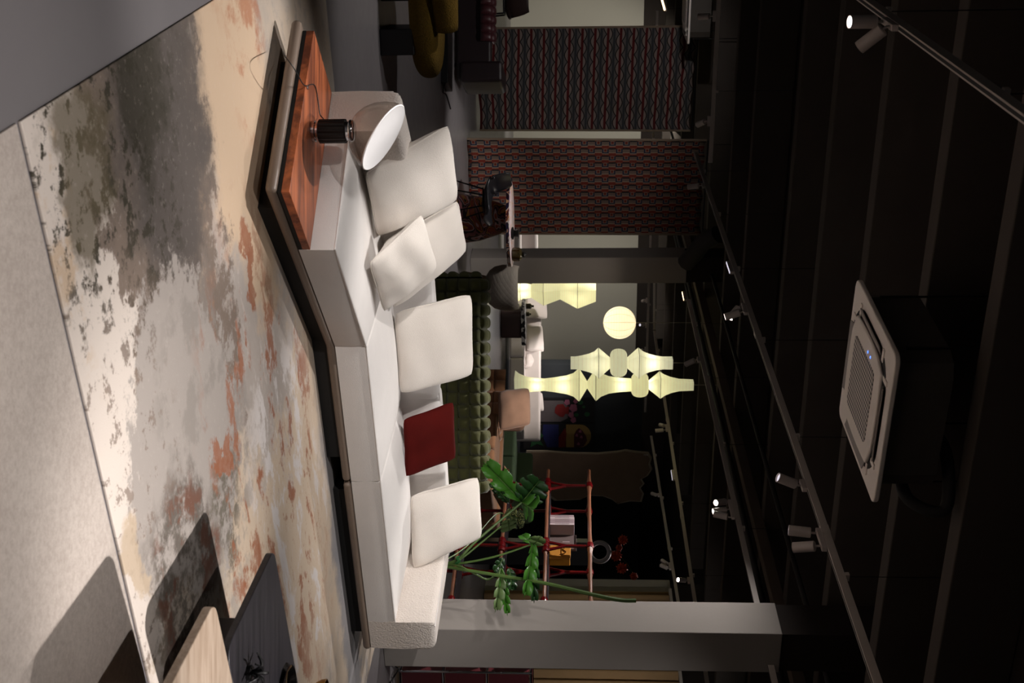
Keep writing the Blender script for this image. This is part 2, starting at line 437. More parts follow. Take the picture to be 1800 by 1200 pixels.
def blob(ix, iy, ru, rv, rot=0.0, soft=0.5, rag=0.35, src=None):
    """1 inside a ragged patch whose middle lies at this spot of the rug"""
    cu, cv = rug_uv(ix, iy)
    mp = g.node('ShaderNodeMapping'); mp.vector_type = 'TEXTURE'; g.l.new(wvec, mp.inputs[0])
    mp.inputs['Location'].default_value = (cu, cv, 0); mp.inputs['Rotation'].default_value = (0, 0, R(rot)); mp.inputs['Scale'].default_value = (ru, rv, 1)
    ln = g.node('ShaderNodeVectorMath', operation='LENGTH'); g.l.new(mp.outputs[0], ln.inputs[0])
    d = g.math('ADD', ln.outputs['Value'], g.math('MULTIPLY', g.math('SUBTRACT', src if src is not None else mid, 0.5), rag * 2))
    return g.math('SUBTRACT', 1.0, g.ramp(d, 1 - soft / 2, 1 + soft / 2))
spk = g.math('ADD', g.math('MULTIPLY', fine, .6), g.math('MULTIPLY', mid, .4))
mul = lambda a_, b_: g.math('MULTIPLY', a_, b_)
white, rust, olive = lin((206, 194, 184)), lin((148, 90, 60)), lin((54, 49, 37))
col = g.mix(g.ramp(low, 0.36, 0.64), lin((192, 174, 154)), lin((168, 158, 149)))
col = g.mix(mul(g.ramp(spk, 0.5, 0.58), .45), col, lin((150, 142, 136)))
col = g.mix(blob(500, 900, 1.7, 1.0, 0, .5, .6), col, lin((198, 178, 156)))                 # warm beige on the right
col = g.mix(mul(blob(450, 560, .75, .75, 0, .4, .8, spk), .85), col, lin((166, 157, 151)))       # grey before the bend of the sofa
col = g.mix(mul(blob(470, 560, .9, .7, 0, .5), g.ramp(streak, .5, .56)), col, lin((190, 180, 172)))
col = g.mix(blob(420, 210, 1.0, .5, 10, .5, .5), col, lin((202, 176, 149)))                 # sandy strip on the left
col = g.mix(blob(290, 400, 1.35, .70, 0, .18, 1.0, spk), col, lin((122, 107, 96)))           # taupe field
col = g.mix(mul(blob(285, 400, .9, .6, 0, .6), mul(g.ramp(fine, .55, .62), .6)), col, lin((166, 140, 116)))
col = g.mix(blob(285, 230, .66, .55, 0, .7, .6), col, lin((88, 80, 75)))
col = g.mix(blob(108, 470, 1.7, .36, 0, .14, 1.3, spk), col, white)                        # chalky band along the near edge
col = g.mix(blob(325, 755, .74, .60, 0, .12, .9, spk), col, lin((160, 151, 144)))           # pale grey field
col = g.mix(mul(blob(370, 800, .9, .6, 0, .5), mul(g.ramp(mid, .48, .58), .8)), col, lin((142, 134, 127)))
col = g.mix(mul(blob(150, 500, 1.7, .5, 0, .6), mul(g.ramp(fine, .56, .60), .8)), col, lin((124, 108, 97)))
col = g.mix(mul(blob(70, 300, .8, .14, 0, .6), mul(g.ramp(mid, .48, .56), .8)), col, lin((190, 164, 136)))
col = g.mix(mul(blob(165, 190, .70, .70, 0, .9, .3), g.ramp(fine, .515, .575)), col, olive)      # dark olive flecks
col = g.mix(mul(blob(240, 150, .30, .25, 0, .8, .6), .8), col, olive)
col = g.mix(mul(blob(135, 280, .28, .2, 0, .5, .8, spk), .8), col, lin((92, 82, 62)))
col = g.mix(mul(blob(238, 950, .20, .13, 0, .3, 1.0, spk), .8), col, lin((184, 163, 138)))
col = g.mix(blob(232, 1010, .10, .05, 0, .2, .7), col, white)
col = g.mix(mul(mul(blob(325, 1000, .42, .34, 0, .5, .6, spk), g.ramp(spk, .44, .54)), .9), col, lin((92, 84, 76)))
col = g.mix(mul(mul(blob(390, 905, .30, .22, 0, .6, .9, spk), g.ramp(fine, .42, .56)), .9), col, lin((100, 92, 80)))
# white and rust clouds on the right
col = g.mix(mul(blob(515, 960, 1.3, .75, 0, .6), g.ramp(streak, .47, .41)), col, lin((208, 200, 196)))
tone = g.math('ADD', .45, mul(fine, .8))
col = g.mix(mul(mul(blob(480, 880, 1.45, .95, 0, .6, .3), g.ramp(g.math('ADD', mul(streak, .75), mul(fine, .25)), .515, .575)), tone), col, rust)
col = g.mix(mul(blob(380, 800, .20, .05, 15, .3, 1.0, spk), tone), col, rust)
col = g.mix(mul(blob(432, 478, .17, .06, 0, .3, .9, spk), tone), col, rust)
col = g.mix(mul(mul(blob(425, 60, .55, .34, 0, .7), g.ramp(mid, .48, .6)), .75), col, lin((172, 110, 76)))
col = g.mix(mul(mul(blob(330, 1010, .4, .3, 0, .5), g.ramp(mid, .52, .58)), .7), col, lin((112, 66, 46)))
col = g.mix(mul(blob(608, 1020, 1.6, .30, 0, .5, .6), .75), col, lin((116, 119, 128)))           # bluish grey by the sofa
col = g.mix(mul(g.ramp(vfine, .55, .68), .16), col, white)
g.col(col); g.rough(0.95); g.bump(g.math('ADD', g.math('MULTIPLY', pile, 0.6), g.math('MULTIPLY', fine, 0.6)), 0.25, 0.006)
M['rug'] = g.m
def quad_rug(name, corner, la, lb, th, material, label):
    pts = [corner, corner + RA * la, corner + RA * la + RB * lb, corner + RB * lb]
    b = MB().prism(pts, 0, th)
    o = build(name, b, material, smooth=0, origin=corner, bevel=0.004)
    uv = o.data.uv_layers.new(name='UVMap'); d = RA.x * RB.y - RA.y * RB.x
    for lp in o.data.loops:
        p = o.data.vertices[lp.vertex_index].co
        uv.data[lp.index].uv = ((p.x * RB.y - p.y * RB.x) / d, (RA.x * p.y - RA.y * p.x) / d)
    tag(o, label, 'rug'); return o
quad_rug('area_rug', P0, RL, RW, 0.012, M['rug'], 'large abstract rug in cream, grey and rust under the white sofa')
quad_rug('felt_carpet', P0 - RB * 3.55 , 6.0, 3.53, 0.009, M['felt'], 'plain beige felt carpet in the foreground beside the abstract rug')

# ------------------------------------------------------------------ white sofa
ZS = 0.35
E0 = at_z(589.5, 441, ZS); E0.z = 0
Bp = at_z(645, 609, ZS); Bp.z = 0
wd = V2(60.5); we = V2(150.5); md = V2(29.5); mn = V2(119.5)
E0 = Bp - wd * 1.03
BL = E0 + we * 1.08
S_ = Bp + md * 1.0
Cc = Bp + md * 2.20
DW, DM = 1.08, 1.2
# meeting point of the two back lines
def isect(p, d, q, e):
    k = d.x * e.y - d.y * e.x; r = q - p; t = (r.x * e.y - r.y * e.x) / k
    return p + d * t
BK = isect(BL, wd, Bp + mn * DM, md)
AE = Cc + md * 0.25                                            # outer front corner of the arm
sofa = thing('white_sofa', 'large cream angled sofa on a low platform in the middle of the rug', 'sofa', (Bp.x, Bp.y, 0.012))
def off(p, q, r, d):                                           # keep simple polygons in a list of Vectors
    return p
SL = V2(150.5)
wl0 = E0 - wd * 0.50                                           # near corner of the wooden shelf
wl1 = wl0 + we * 1.06
# platform in two sections, floating above a recessed plinth
e = 0.012
sec1 = [wl0 - wd * 0.03 - we * 0.01, Bp - mn * 0.01, S_ - mn * 0.01, S_ + mn * (DM - .05), BK + V2(-60) * .0, wl1 + we * 0.04 - wd * 0.05]
sec2 = [S_ + md * 0.012 - mn * 0.01, AE + md * 0.015 - mn * 0.01, AE + md * 0.015 + mn * (DM - .05), S_ + md * 0.012 + mn * (DM - .05)]
for s_ in (sec1, sec2):
    b = MB().prism(s_, 0.10, 0.155); build('platform', b, M['base_leather'], sofa, bevel=0.026, bseg=4)
def shrink(poly, k):
    c = sum(poly, Vector()) / len(poly); return [c + (p - c) * k for p in poly]
for s_ in (sec1, sec2):
    b = MB().prism(shrink(s_, 0.86), 0.012, 0.11); build('plinth', b, M['plinth_black'], sofa, smooth=0)
b = MB().prism([wl0, E0 - wd * .005, E0 - wd * .005 + we * 1.06, wl1], 0.158, 0.176); build('shelf_spacer', b, M['plinth_black'], sofa, smooth=0)
b = MB().prism([wl0, E0 - wd * .002, E0 - wd * .002 + we * 1.07, wl1], 0.176, 0.218); build('wooden_shelf', b, M['rosewood'], sofa, smooth=0, bevel=0.003)

def cushion(name, quad, z0, z1, crown, r, material, parent, nu=22, nv=18):
    """upholstered block over a quad: rounded rim and a softly crowned top"""
    A, B_, C_, D_ = quad
    def cs(n, L):
        rim = [0, .15, .35, .6, .85, 1.0]
        a = [k * r / L for k in rim]; inner = [r / L + (1 - 2 * r / L) * i / n for i in range(1, n)]
        return a + inner + [1 - k for k in reversed(a)]
    Lu = ((B_ - A).length + (C_ - D_).length) / 2; Lv = ((D_ - A).length + (C_ - B_).length) / 2
    us, vs2 = cs(nu, Lu), cs(nv, Lv); b = MB(); P = []
    for u in us:
        for v_ in vs2:
            p = A * (1 - u) * (1 - v_) + B_ * u * (1 - v_) + C_ * u * v_ + D_ * (1 - u) * v_
            d = min(min(u, 1 - u) * Lu, min(v_, 1 - v_) * Lv); q = min(d, r)
            z = z1 - r + math.sqrt(max(0, r * r - (r - q) ** 2))
            z += crown * (1 - abs(2 * u - 1) ** 2.4) * (1 - abs(2 * v_ - 1) ** 2.4)
            P.append((p.x, p.y, z))
    n = len(vs2); F = []
    for i in range(len(us) - 1):
        for j in range(n - 1):
            F.append((i * n + j, (i + 1) * n + j, (i + 1) * n + j + 1, i * n + j + 1))
    rim = [i * n for i in range(len(us))] + [(len(us) - 1) * n + j for j in range(1, n)] + [i * n + n - 1 for i in range(len(us) - 2, -1, -1)] + [j for j in range(n - 2, 0, -1)]
    o0 = len(P); bulge = 0.006
    for k in rim: P.append((P[k][0], P[k][1], (z0 + z1) / 2))
    o1 = len(P)
    for k in rim: P.append((P[k][0], P[k][1], z0))
    c = (A + B_ + C_ + D_) / 4
    for k in range(o0, o1):
        d = (Vector(P[k]) - c); d.z = 0; d.normalize(); P[k] = (P[k][0] + d.x * bulge, P[k][1] + d.y * bulge, P[k][2])
    nr = len(rim)
    for k in range(nr):
        k2 = (k + 1) % nr
        F.append((rim[k2], rim[k], o0 + k, o0 + k2)); F.append((o0 + k2, o0 + k, o1 + k, o1 + k2))
    F.append(tuple(o1 + k for k in range(nr)))
    b.add(P, F)
    return build(name, b, material, parent, smooth=60)
BT = 0.22                                                      # back thickness
BKi = isect(BL - we * BT, wd, Bp + mn * (DM - BT), md)          # inner corner of the backs
g_ = 0.004
s1 = cushion('seat', [E0, Bp - wd * g_, BKi, E0 + we * (DW - BT)], 0.157, ZS, 0.030, 0.016, M['cream'], sofa)
# the angled seat and the straight one share one cover, so only a seam parts them
s2 = cushion('seat', [Bp, S_ - md * g_, S_ + mn * (DM - BT) - md * g_, BKi], 0.157, ZS, 0.055, 0.016, M['cream'], sofa)
s3 = cushion('seat', [S_ + md * g_, Cc, Cc + mn * (DM - BT), S_ + mn * (DM - BT) + md * g_], 0.157, ZS, 0.06, 0.016, M['cream'], sofa)
ZB = 0.62
cushion('backrest', [BL - we * (BT + .07), BKi + V2(225) * 0.0, BK, BL], 0.157, ZB, 0.012, 0.05, M['boucle'], sofa, 26, 10)
cushion('backrest', [BKi, S_ + mn * (DM - BT) - md * g_, S_ + mn * DM - md * g_, BK], 0.157, ZB, 0.012, 0.04, M['cream'], sofa, 26, 10)
cushion('backrest', [S_ + mn * (DM - BT) + md * g_, AE + mn * (DM - BT - .02), AE + mn * DM, S_ + mn * DM + md * g_], 0.157, ZB, 0.012, 0.04, M['cream'], sofa, 26, 10)
cushion('armrest', [Cc + md * .003, AE, AE + mn * (DM - BT - .02), Cc + md * .003 + mn * (DM - BT - .02)], 0.157, ZB, 0.0, 0.045, M['boucle'], sofa, 8, 24)
# stitched piping along the seat fronts
for pts, par in (((E0 + we * .75, E0 + we * .004, Bp), s1), ((Bp, S_), s2), ((S_, Cc), s3)):
    b = MB().tube([(p.x, p.y, ZS - .004) for p in pts], 0.005, 6); build('piping', b, M['cream'], par)

ai = Cc + md * .04
for pts in ((ai + mn * .03 - mn * .03, ai + mn * (DM - BT - .06)), (BKi + mn * .04 + md * .05, S_ + mn * (DM - BT + .04)), (S_ + mn * (DM - BT + .04), Cc + mn * (DM - BT + .04))):
    b = MB().tube([(p.x, p.y, ZB + .001) for p in pts], 0.004, 6); build('piping', b, M['cream'], sofa)

# ------------------------------------------------------------------ cushions
def pillow(label, corners, th, material, seam, wr=0.004, seed=0, pinch=0.05, cat='pillow', name='pillow', group=None):
    """corners: bottom left, bottom right, top right, top left in world space"""
    A, B_, C_, D_ = corners
    n0 = ((B_ - A).cross(D_ - A)).normalized()
    rnd = random.Random(seed); ph = [rnd.uniform(0, 6.28) for _ in range(6)]
    cen = (A + B_ + C_ + D_) / 4
    N = 23
    def pt(u, v_, sgn):
        a_, c_ = 2 * u - 1, 2 * v_ - 1
        u2 = (1 + a_ * math.sqrt(1 - .13 * c_ ** 6)) / 2; v2 = (1 + c_ * math.sqrt(1 - .13 * a_ ** 6)) / 2
        p = A * (1 - u2) * (1 - v2) + B_ * u2 * (1 - v2) + C_ * u2 * v2 + D_ * (1 - u2) * v2
        edge_u = 4 * u * (1 - u); edge_v = 4 * v_ * (1 - v_)
        p = p + (cen - p) * (pinch * (edge_u * (1 - edge_v) + edge_v * (1 - edge_u)))
        f = (max(edge_u, 0) ** 0.38) * (max(edge_v, 0) ** 0.38)
        wv_ = 1.6 * wr * (math.sin(9 * u + 5 * v_ + ph[0]) + 0.7 * math.sin(4 * u - 13 * v_ + ph[1]) + 0.7 * math.sin(19 * u + 4 * v_ + ph[2]) * (1 - v_) ** 2 + .5 * math.sin(15 * v_ + 6 * u + ph[3]) * (2 * u - 1) ** 2) * f
        return p + n0 * (sgn * th / 2 * f + wv_)
    b = MB()
    cosp = lambda k: (1 - math.cos(math.pi * k)) / 2
    b.grid(lambda u, v_: pt(cosp(u), cosp(v_), 1), N, N)
    b.grid(lambda u, v_: pt(cosp(u), cosp(v_), -1), N, N)
    t = thing(name, label, cat, (cen.x, cen.y, min(c.z for c in corners)), 0, group)
    bm_ = b
    o = build('cover', bm_, material, t, smooth=75)
    ring = []
    for k in range(20): ring.append(pt(k / 20, 0, 0))
    for k in range(20): ring.append(pt(1, k / 20, 0))
    for k in range(20): ring.append(pt(1 - k / 20, 1, 0))
    for k in range(20): ring.append(pt(0, 1 - k / 20, 0))
    build('piping', MB().tube(ring, seam, 6, closed=True), material, t, smooth=75)
    return t
def pcorners(bl, br, tr, tl, zb, yt):
    """four outline spots, the lower two resting on the seat, the upper two at a given depth"""
    a = at_z(bl[0], bl[1], zb); b_ = at_z(br[0], br[1], zb)
    d = at_y(tl[0], tl[1], a.y + yt[0]); c = at_y(tr[0], tr[1], b_.y + yt[1])
    return [a, b_, c, d]
pillow('cream pillow with wide bulging face, leaning at the lamp end of the white sofa', pcorners((640, 302), (662, 418), (806, 352), (790, 216), 0.40, (.30, .30)), 0.20, M['cream_pillow'], 0.006, seed=1)
pillow('cream pillow leaning between the lamp-end pillow and a smaller one', pcorners((672, 425), (690, 545), (822, 440), (806, 350), 0.41, (.22, .16)), 0.18, M['cream_pillow'], 0.006, seed=2)
pillow('smaller creased cream pillow lying in front of two others', pcorners((648, 462), (674, 550), (770, 470), (742, 374), 0.41, (.14, .02)), 0.13, M['cream_pillow'], 0.005, wr=0.007, seed=3)
pillow('upright square cream pillow standing alone beside the red cushion', pcorners((692, 548), (703, 694), (832, 660), (830, 514), 0.395, (.16, .16)), 0.17, M['cream_pillow'], 0.005, seed=4, pinch=.03)
pillow('deep red velvet cushion on the white sofa', pcorners((708, 736), (712, 840), (802, 806), (798, 704), 0.395, (.16, .12)), 0.11, M['red_velvet'], 0.004, seed=5)
pillow('cream pillow leaning in the right corner of the white sofa near the plant', pcorners((720, 870), (725, 1002), (848, 945), (842, 836), 0.40, (.16, .16)), 0.15, M['cream_pillow'], 0.005, seed=6, pinch=.03)

# ------------------------------------------------------------------ table lamp on the wooden shelf
lp = at_z(549, 231, 0.218)
L = thing('table_lamp', 'table lamp with black fluted base and tilted white dish in a glass bowl', 'lamp', lp)
b = MB().lathe([(.052, 0), (.056, .004), (.056, .018), (.047, .022), (.047, .034), (.05, .036)], (0, 0, 0), 28); build('foot_ring', b, M['chrome'], L, local=True)
b = MB().lathe([(.056, .036), (.062, .040), (.062, .178), (.056, .183)], (0, 0, 0), 72, flute=.03, nfl=18); build('fluted_base', b, M['black_metal'], L, local=True, smooth=25)
b = MB().lathe([(.05, .183), (.05, .197), (.058, .199), (.06, .208), (.054, .22), (.04, .226)], (0, 0, 0), 28); build('neck', b, M['chrome'], L, local=True)
nrm = Vector((.53, -.064, .844)).normalized()
dc = at_y(673, 241, lp.y - .02) - lp                                          # middle of the dish
rd = 0.195
prof = [(0.02, -.185), (.06, -.172), (.10, -.15), (.14, -.115), (.17, -.07), (.187, -.03), (.193, 0)]
bb = MB()
bb.lathe(prof, dc, 40, axis=nrm); bb.f = [f for f in bb.f if len(f) == 4]; build('glass_bowl', bb, M['glass'], L, local=True)
b = MB().lathe([(0.0, -.026), (.06, -.024), (.13, -.016), (rd - .006, -.002), (rd, .004), (rd - .004, .008), (rd - .012, .004), (.13, -.008), (.06, -.014), (0.0, -.016)], dc, 48, axis=nrm)
build('reflector_dish', b, M['white_dish'], L, local=True, smooth=50)
w0 = Vector((-.05, .03, .01))
cab = [w0, w0 + Vector((-.03, .05, .03)), Vector((-.12, .12, .012)), Vector((-.25, .05, .003)), at_z(535, 150, .22) - lp, at_z(520, 125, .222) - lp, at_z(508, 108, .20) - lp, at_z(500, 98, .16) - lp, at_z(497, 90, .10) - lp]
def smooth_path(P, n=6):
    P = [Vector(p) for p in P]; Q = []
    for i in range(len(P) - 1):
        p0_, p1_, p2_, p3_ = P[max(i - 1, 0)], P[i], P[i + 1], P[min(i + 2, len(P) - 1)]
        for k in range(n):
            t = k / n
            Q.append(0.5 * ((2 * p1_) + (p2_ - p0_) * t + (2 * p0_ - 5 * p1_ + 4 * p2_ - p3_) * t * t + (3 * p1_ - p0_ - 3 * p2_ + p3_) * t ** 3))
    return Q + [P[-1]]
build('cable', MB().tube(smooth_path(cab), 0.003, 6), M['rubber'], L, local=True)
sw = MB().lathe([(.0, 0), (.006, .001), (.006, .02), (0, .021)], at_z(540, 150, .223) - lp, 10, axis=(1, .3, 0)); build('cable_switch', sw, M['chrome'], L, local=True)

# ------------------------------------------------------------------ coffee tables in the foreground
def corner_table(name, label, tip, z, th, la, lb, r, material, legm, legs):
    """rounded rectangular top whose far left corner is the tip"""
    a = V2(31); c = V2(-69)
    t = thing(name, label, 'coffee table', (tip.x, tip.y, 0.0))
    poly = []
    cs_ = [(0, 0), (la, 0), (la, lb), (0, lb)]
    cen = tip + a * la / 2 + c * lb / 2
    for i, (s, q) in enumerate(cs_):
        p = tip + a * s + c * q
        sa = a if s == 0 else -a; sc = c if q == 0 else -c
        rr = r if i != 3 else r * 1.8
        ctr = p + sa * rr + sc * rr
        k0 = [(-sa, -sc), (-sc, -sa), (-sa, -sc), (-sc, -sa)][i]
        for k in range(7):
            ang = k / 6 * math.pi / 2
            poly.append(ctr + (k0[0] * math.cos(ang) + k0[1] * math.sin(ang)) * rr)
    b = MB().prism(poly, z - th, z); build('table_top', b, material, t, bevel=0.004, smooth=30)
    for (s, q, ls, lq) in legs:
        p = tip + a * s + c * q
        b = MB().prism([p, p + a * ls, p + a * ls + c * lq, p + c * lq], 0.013, z - th - .0005); build('panel_leg', b, legm, t, smooth=0, bevel=0.006)
    return t
tipd = at_z(482, 964, 0.34)
corner_table('black_coffee_table', 'black stained low coffee table with rounded corner, behind the pale oak one', tipd, 0.34, 0.028, 1.25, 0.70, 0.05, M['black_oak'], M['black_wood'], [(.30, .12, .08, .34), (.85, .12, .08, .34)])
tipo = at_z(378, 1056, 0.375)
corner_table('oak_coffee_table', 'pale oak low table with rounded corner at the edge of the rug', tipo, 0.375, 0.032, 1.1, 0.75, 0.05, M['oak'], M['oak'], [(.20, .22, .05, .42), (.7, .22, .05, .42)])
# black twig ornament and a chrome dish on the black table
tp = at_z(435, 1182, 0.34)
b = MB()
for k in range(7):
    a = R(-30 + k * 52); p = tp + Vector((0, 0, .012))
    q = p + Vector((math.cos(a) * .05, math.sin(a) * .05, .03 + .012 * (k % 3)))
    b.tube(smooth_path([p, (p + q) / 2 + Vector((0, 0, .02)), q, q + Vector((math.cos(a) * .03, math.sin(a) * .03, -.018))]), [.007] * 7 + [.006] * 6 + [.004] * 6, 6)
b.lathe([(.0, 0), (.03, .002), (.03, .016), (0, .02)], tp, 12)
tag(build('twig_ornament', b, M['black_metal']), 'small black branching ornament on the black coffee table', 'ornament')
tq = at_z(497, 1186, 0.34)
D = thing('chrome_tray', 'small chrome tray with brass knobs on the black coffee table', 'tray', tq, R(30))
b = MB().lathe([(.0, .004), (.1, .004), (.125, .022), (.128, .026), (.122, .026), (.098, .009), (0, .009)], (.1, -.02, -.004), 28); build('dish', b, M['chrome'], D, local=True)
for k, (x, y) in enumerate(((.07, -.03), (.12, .02), (.13, -.05))):
    b = MB().lathe([(.0, .006), (.014, .01), (.018, .022), (.012, .034), (0, .038)], (x, y, 0), 14); build('brass_knob', b, M['brass'], D, local=True)
tb = at_z(556, 1193, 0.012)
b = MB().lathe([(.0, 0), (.07, .0), (.085, .03), (.09, .06), (.084, .062), (.078, .034), (.0, .01)], tb + Vector((.09, -.0, 0)), 24)
tag(build('brass_bowl', b, M['brass']), 'brass bowl on the rug at the edge of the picture', 'bowl')

# ------------------------------------------------------------------ olive quilted sofa seen from behind
oy = 10.25
oL = at_y(800, 489, oy); oR = at_y(800, 868, oy); oL.z = oR.z = 0
oR.y += 0.0
od = (oR - oL).normalized(); on = Vector((-od.y, od.x, 0)); oLen = (oR - oL).length
O = thing('olive_sofa', 'olive green quilted velvet sofa seen from behind the white sofa', 'sofa', oL, math.atan2(od.y, od.x))
def lb(c, s): return MB().box(c, s)
build('back_core', lb((oLen / 2, .13, .42), (oLen - .04, .20, .60)), M['olive'], O, local=True, bevel=.05, bseg=3)
build('seat', lb((oLen / 2, .60, .27), (oLen, .75, .24)), M['olive'], O, local=True, bevel=.05, bseg=3)
for x in (.07, oLen - .07): build('arm', lb((x, .55, .40), (.18, .85, .40)), M['olive'], O, local=True, bevel=.06, bseg=3)
for x in (.15, oLen - .15):
    for y in (.12, .9): build('foot', MB().lathe([(.02, 0), (.025, .14)], (x, y, 0), 10), M['black_metal'], O, local=True)
def pad_mesh(name, w_, h, d, material, px=0.5):
    b = MB(); N = 7
    def f(u, v_):
        a, c = u * 2 - 1, v_ * 2 - 1
        return Vector((a * w_ / 2, -d * (max(0, 1 - abs(a) ** 2.6) ** px) * (max(0, 1 - abs(c) ** 2.6) ** px), c * h / 2))
    b.grid(f, N, N)
    me = bpy.data.meshes.new(name); me.from_pydata([tuple(p) for p in b.v], [], b.f)
    bm = bmesh.new(); bm.from_mesh(me); bmesh.ops.recalc_face_normals(bm, faces=bm.faces)
    bm.to_mesh(me); bm.free(); me.shade_smooth(); me.materials.append(material)
    # make sure they face -Y
    if sum(p.normal.y for p in me.polygons) > 0: me.flip_normals()
    return me
def place_pad(me, name, parent, loc, rot):
    o = bpy.data.objects.new(name, me); o.location = loc; o.rotation_euler = rot; link(o, parent, WM[parent]); return o
pm = pad_mesh('quilt_pad', .118, .108, .055, M['olive'])
nc = 17; cw = oLen / nc
for r in range(6):
    for c in range(nc):
        x = (c + .5 + (0.0 if r % 2 else 0.0)) * cw
        place_pad(pm, 'quilt_pad', O, (x, .035, .165 + r * .105), (0, random.uniform(-.06, .06), 0))
for c in range(nc):                                                    # roll over the top
    place_pad(pm, 'quilt_pad', O, ((c + .5) * cw, .075, .755), (R(-50), random.uniform(-.08, .08), 0))
    place_pad(pm, 'quilt_pad', O, ((c + .5) * cw, .165, .765), (R(-115), random.uniform(-.08, .08), 0))
for r in range(6):
    for k in range(7):
        if r > 4 and k > 1: continue
        place_pad(pm, 'quilt_pad', O, (-.015, .09 + k * .115, .165 + r * .105), (0, 0, R(-90)))

# ------------------------------------------------------------------ brown suede sofa, green sofa, far white sofa
def simple_sofa(name, label, px_left, px_right, y, y2, zseat, zback, depth, m_, parts=('arm', 'arm'), back='far', seats=2, foot=None):
    a = at_y(900, px_left, y); c = at_y(900, px_right, y2); a.z = c.z = 0
    d = (c - a).normalized(); Ln = (c - a).length
    t = thing(name, label, 'sofa', a, math.atan2(d.y, d.x))
    for k in range(seats):
        wk = (Ln - .02) / seats
        build('seat', lb((wk * (k + .5) + .01, depth / 2, (zseat + .1) / 2), (wk - .01, depth, zseat - .1)), m_, t, local=True, bevel=.05, bseg=3)
    yb = depth + .08 if back == 'far' else -.08
    build('backrest', lb((Ln / 2, yb, (zback + .1) / 2), (Ln, .22, zback - .1)), m_, t, local=True, bevel=.06, bseg=3)
    for x, kind in ((0.09, parts[0]), (Ln - .09, parts[1])):
        if kind == 'arm': build('armrest', lb((x, depth / 2, (zseat + .30) / 2 + .02), (.2, depth + .02, zseat + .16)), m_, t, local=True, bevel=.06, bseg=3)
    for x in (.12, Ln - .12):
        for q in (.08, depth - .08): build('foot', lb((x, q, .05), (.05, .05, .1)), M['black_metal'], t, local=True, smooth=0)
    return t, Ln
br, brL = simple_sofa('brown_sofa', 'brown suede tufted sofa with a thick square cushion, behind the olive sofa', 648, 862, 16.9, 15.6, .46, .50, .95, M['brown_suede'], ('no', 'no'), 'far', 3)
pb = pad_mesh('tuft_pad', .20, .17, .05, M['brown_suede'])
for c in range(4):
    for r in range(3):
        place_pad(pb, 'tuft_pad', br, (.12 + c * .2, -.012, .17 + r * .155), (0, 0, 0))
for c in range(4):
    for r in range(4):
        place_pad(pb, 'tuft_pad', br, (.12 + c * .2, .12 + r * .17, .47), (R(-90), 0, 0))
build('bolster', lb((.17, .62, .60), (.34, .3, .26)), M['brown_suede'], br, local=True, bevel=.08, bseg=3)
build('bolster', lb((.52, .58, .66), (.34, .22, .36)), M['brown_suede'], br, local=True, bevel=.08, bseg=3)
pillow('thick brown suede cushion standing on the brown sofa', [at_y(876, 688, 16.2), at_y(878, 757, 15.9), at_y(932, 746, 16.1), at_y(930, 682, 16.4)], .22, M['brown_pillow'], .008, seed=11, pinch=.0)
pp = [at_y(866, 868, 15.3), at_y(884, 900, 15.2), at_y(914, 868, 15.2), at_y(886, 816, 15.3)]
b = MB().add(pp + [p + Vector((.03, .16, 0)) for p in pp], [(0, 1, 2, 3), (7, 6, 5, 4), (0, 4, 5, 1), (1, 5, 6, 2), (2, 6, 7, 3), (3, 7, 4, 0)]); build('tilted_panel', b, M['brown_suede'], br, bevel=.03, bseg=3)  # tilted brown panel, attached to the sofa as one of its parts
gs, gl_ = simple_sofa('green_sofa', 'green upholstered sofa in front of the two framed paintings', 742, 860, 20.6, 19.6, .52, .80, .9, M['green_cloth'], ('no', 'no'), 'far', 2)
ws, wl_ = simple_sofa('far_white_sofa', 'long white sofa at the far grey wall', 500, 760, 26.2, 25.3, .42, .78, 1.0, M['white_far'], ('no', 'no'), 'far', 2)
for k, (y0, y1, x0, x1, lab) in enumerate(((508, 560, 925, 962, 'pale white cushion beside the low paper lamp on the far sofa'), (572, 618, 926, 956, 'upright white cushion in the middle of the far sofa'), (618, 648, 922, 946, 'small white cushion behind the hanging paper lamps'), (690, 722, 925, 956, 'white cushion at the right end of the far white sofa'))):
    pillow(lab, [at_y(x0, y0 + 4, 26.75), at_y(x0, y1 - 2, 26.6), at_y(x1, y1, 26.9), at_y(x1 - 3, y0, 27.0)], .2, M['white_far'], .01, seed=20 + k, pinch=.02)
# low table with speckled top before the far sofa
g = G('black_white_terrazzo'); v = g.coord(); n = g.node('ShaderNodeTexVoronoi'); g.l.new(v, n.inputs[0]); n.inputs['Scale'].default_value = 16
s_ = g.sep(n.outputs['Color']); g.col(g.mix(g.ramp(s_[0], .55, .6), lin((24, 22, 24)), lin((190, 184, 180)))); g.rough(.3); M['terrazzo'] = g.m
p = at_y(900, 566, 24.5); p.z = 0
T = thing('speckled_low_table', 'low dark table with black and white speckled top before the far sofa', 'table', p, BA)
build('table_top', MB().prism(rrect(.9, .7, .15), .44, .53), M['terrazzo'], T, local=True, bevel=.02)
build('pedestal', MB().prism(rrect(.62, .45, .1), .0, .44), M['brown_shell'], T, local=True, bevel=.02)
for k, (iy, hh, r_, lab) in enumerate(((538, .17, .06, 'brown glass bottle on the speckled low table'), (552, .11, .05, 'short dark jar on the speckled low table'))):
    q = at_y(900, iy, 24.5); q.z = .53
    b = MB().lathe([(r_, 0), (r_, hh * .6), (r_ * .45, hh * .75), (r_ * .4, hh), (r_ * .2, hh)], q, 14); tag(build('bottle', b, M['glass_dark']), lab, 'bottle')
p = at_y(900, 424, 24.0); p.z = 0
T = thing('far_armchair', 'white armchair between the hanging geometric textile and the far column', 'armchair', p, R(10))
build('seat', lb((0, 0, .28), (.8, .8, .34)), M['white_far'], T, local=True, bevel=.06, bseg=3)
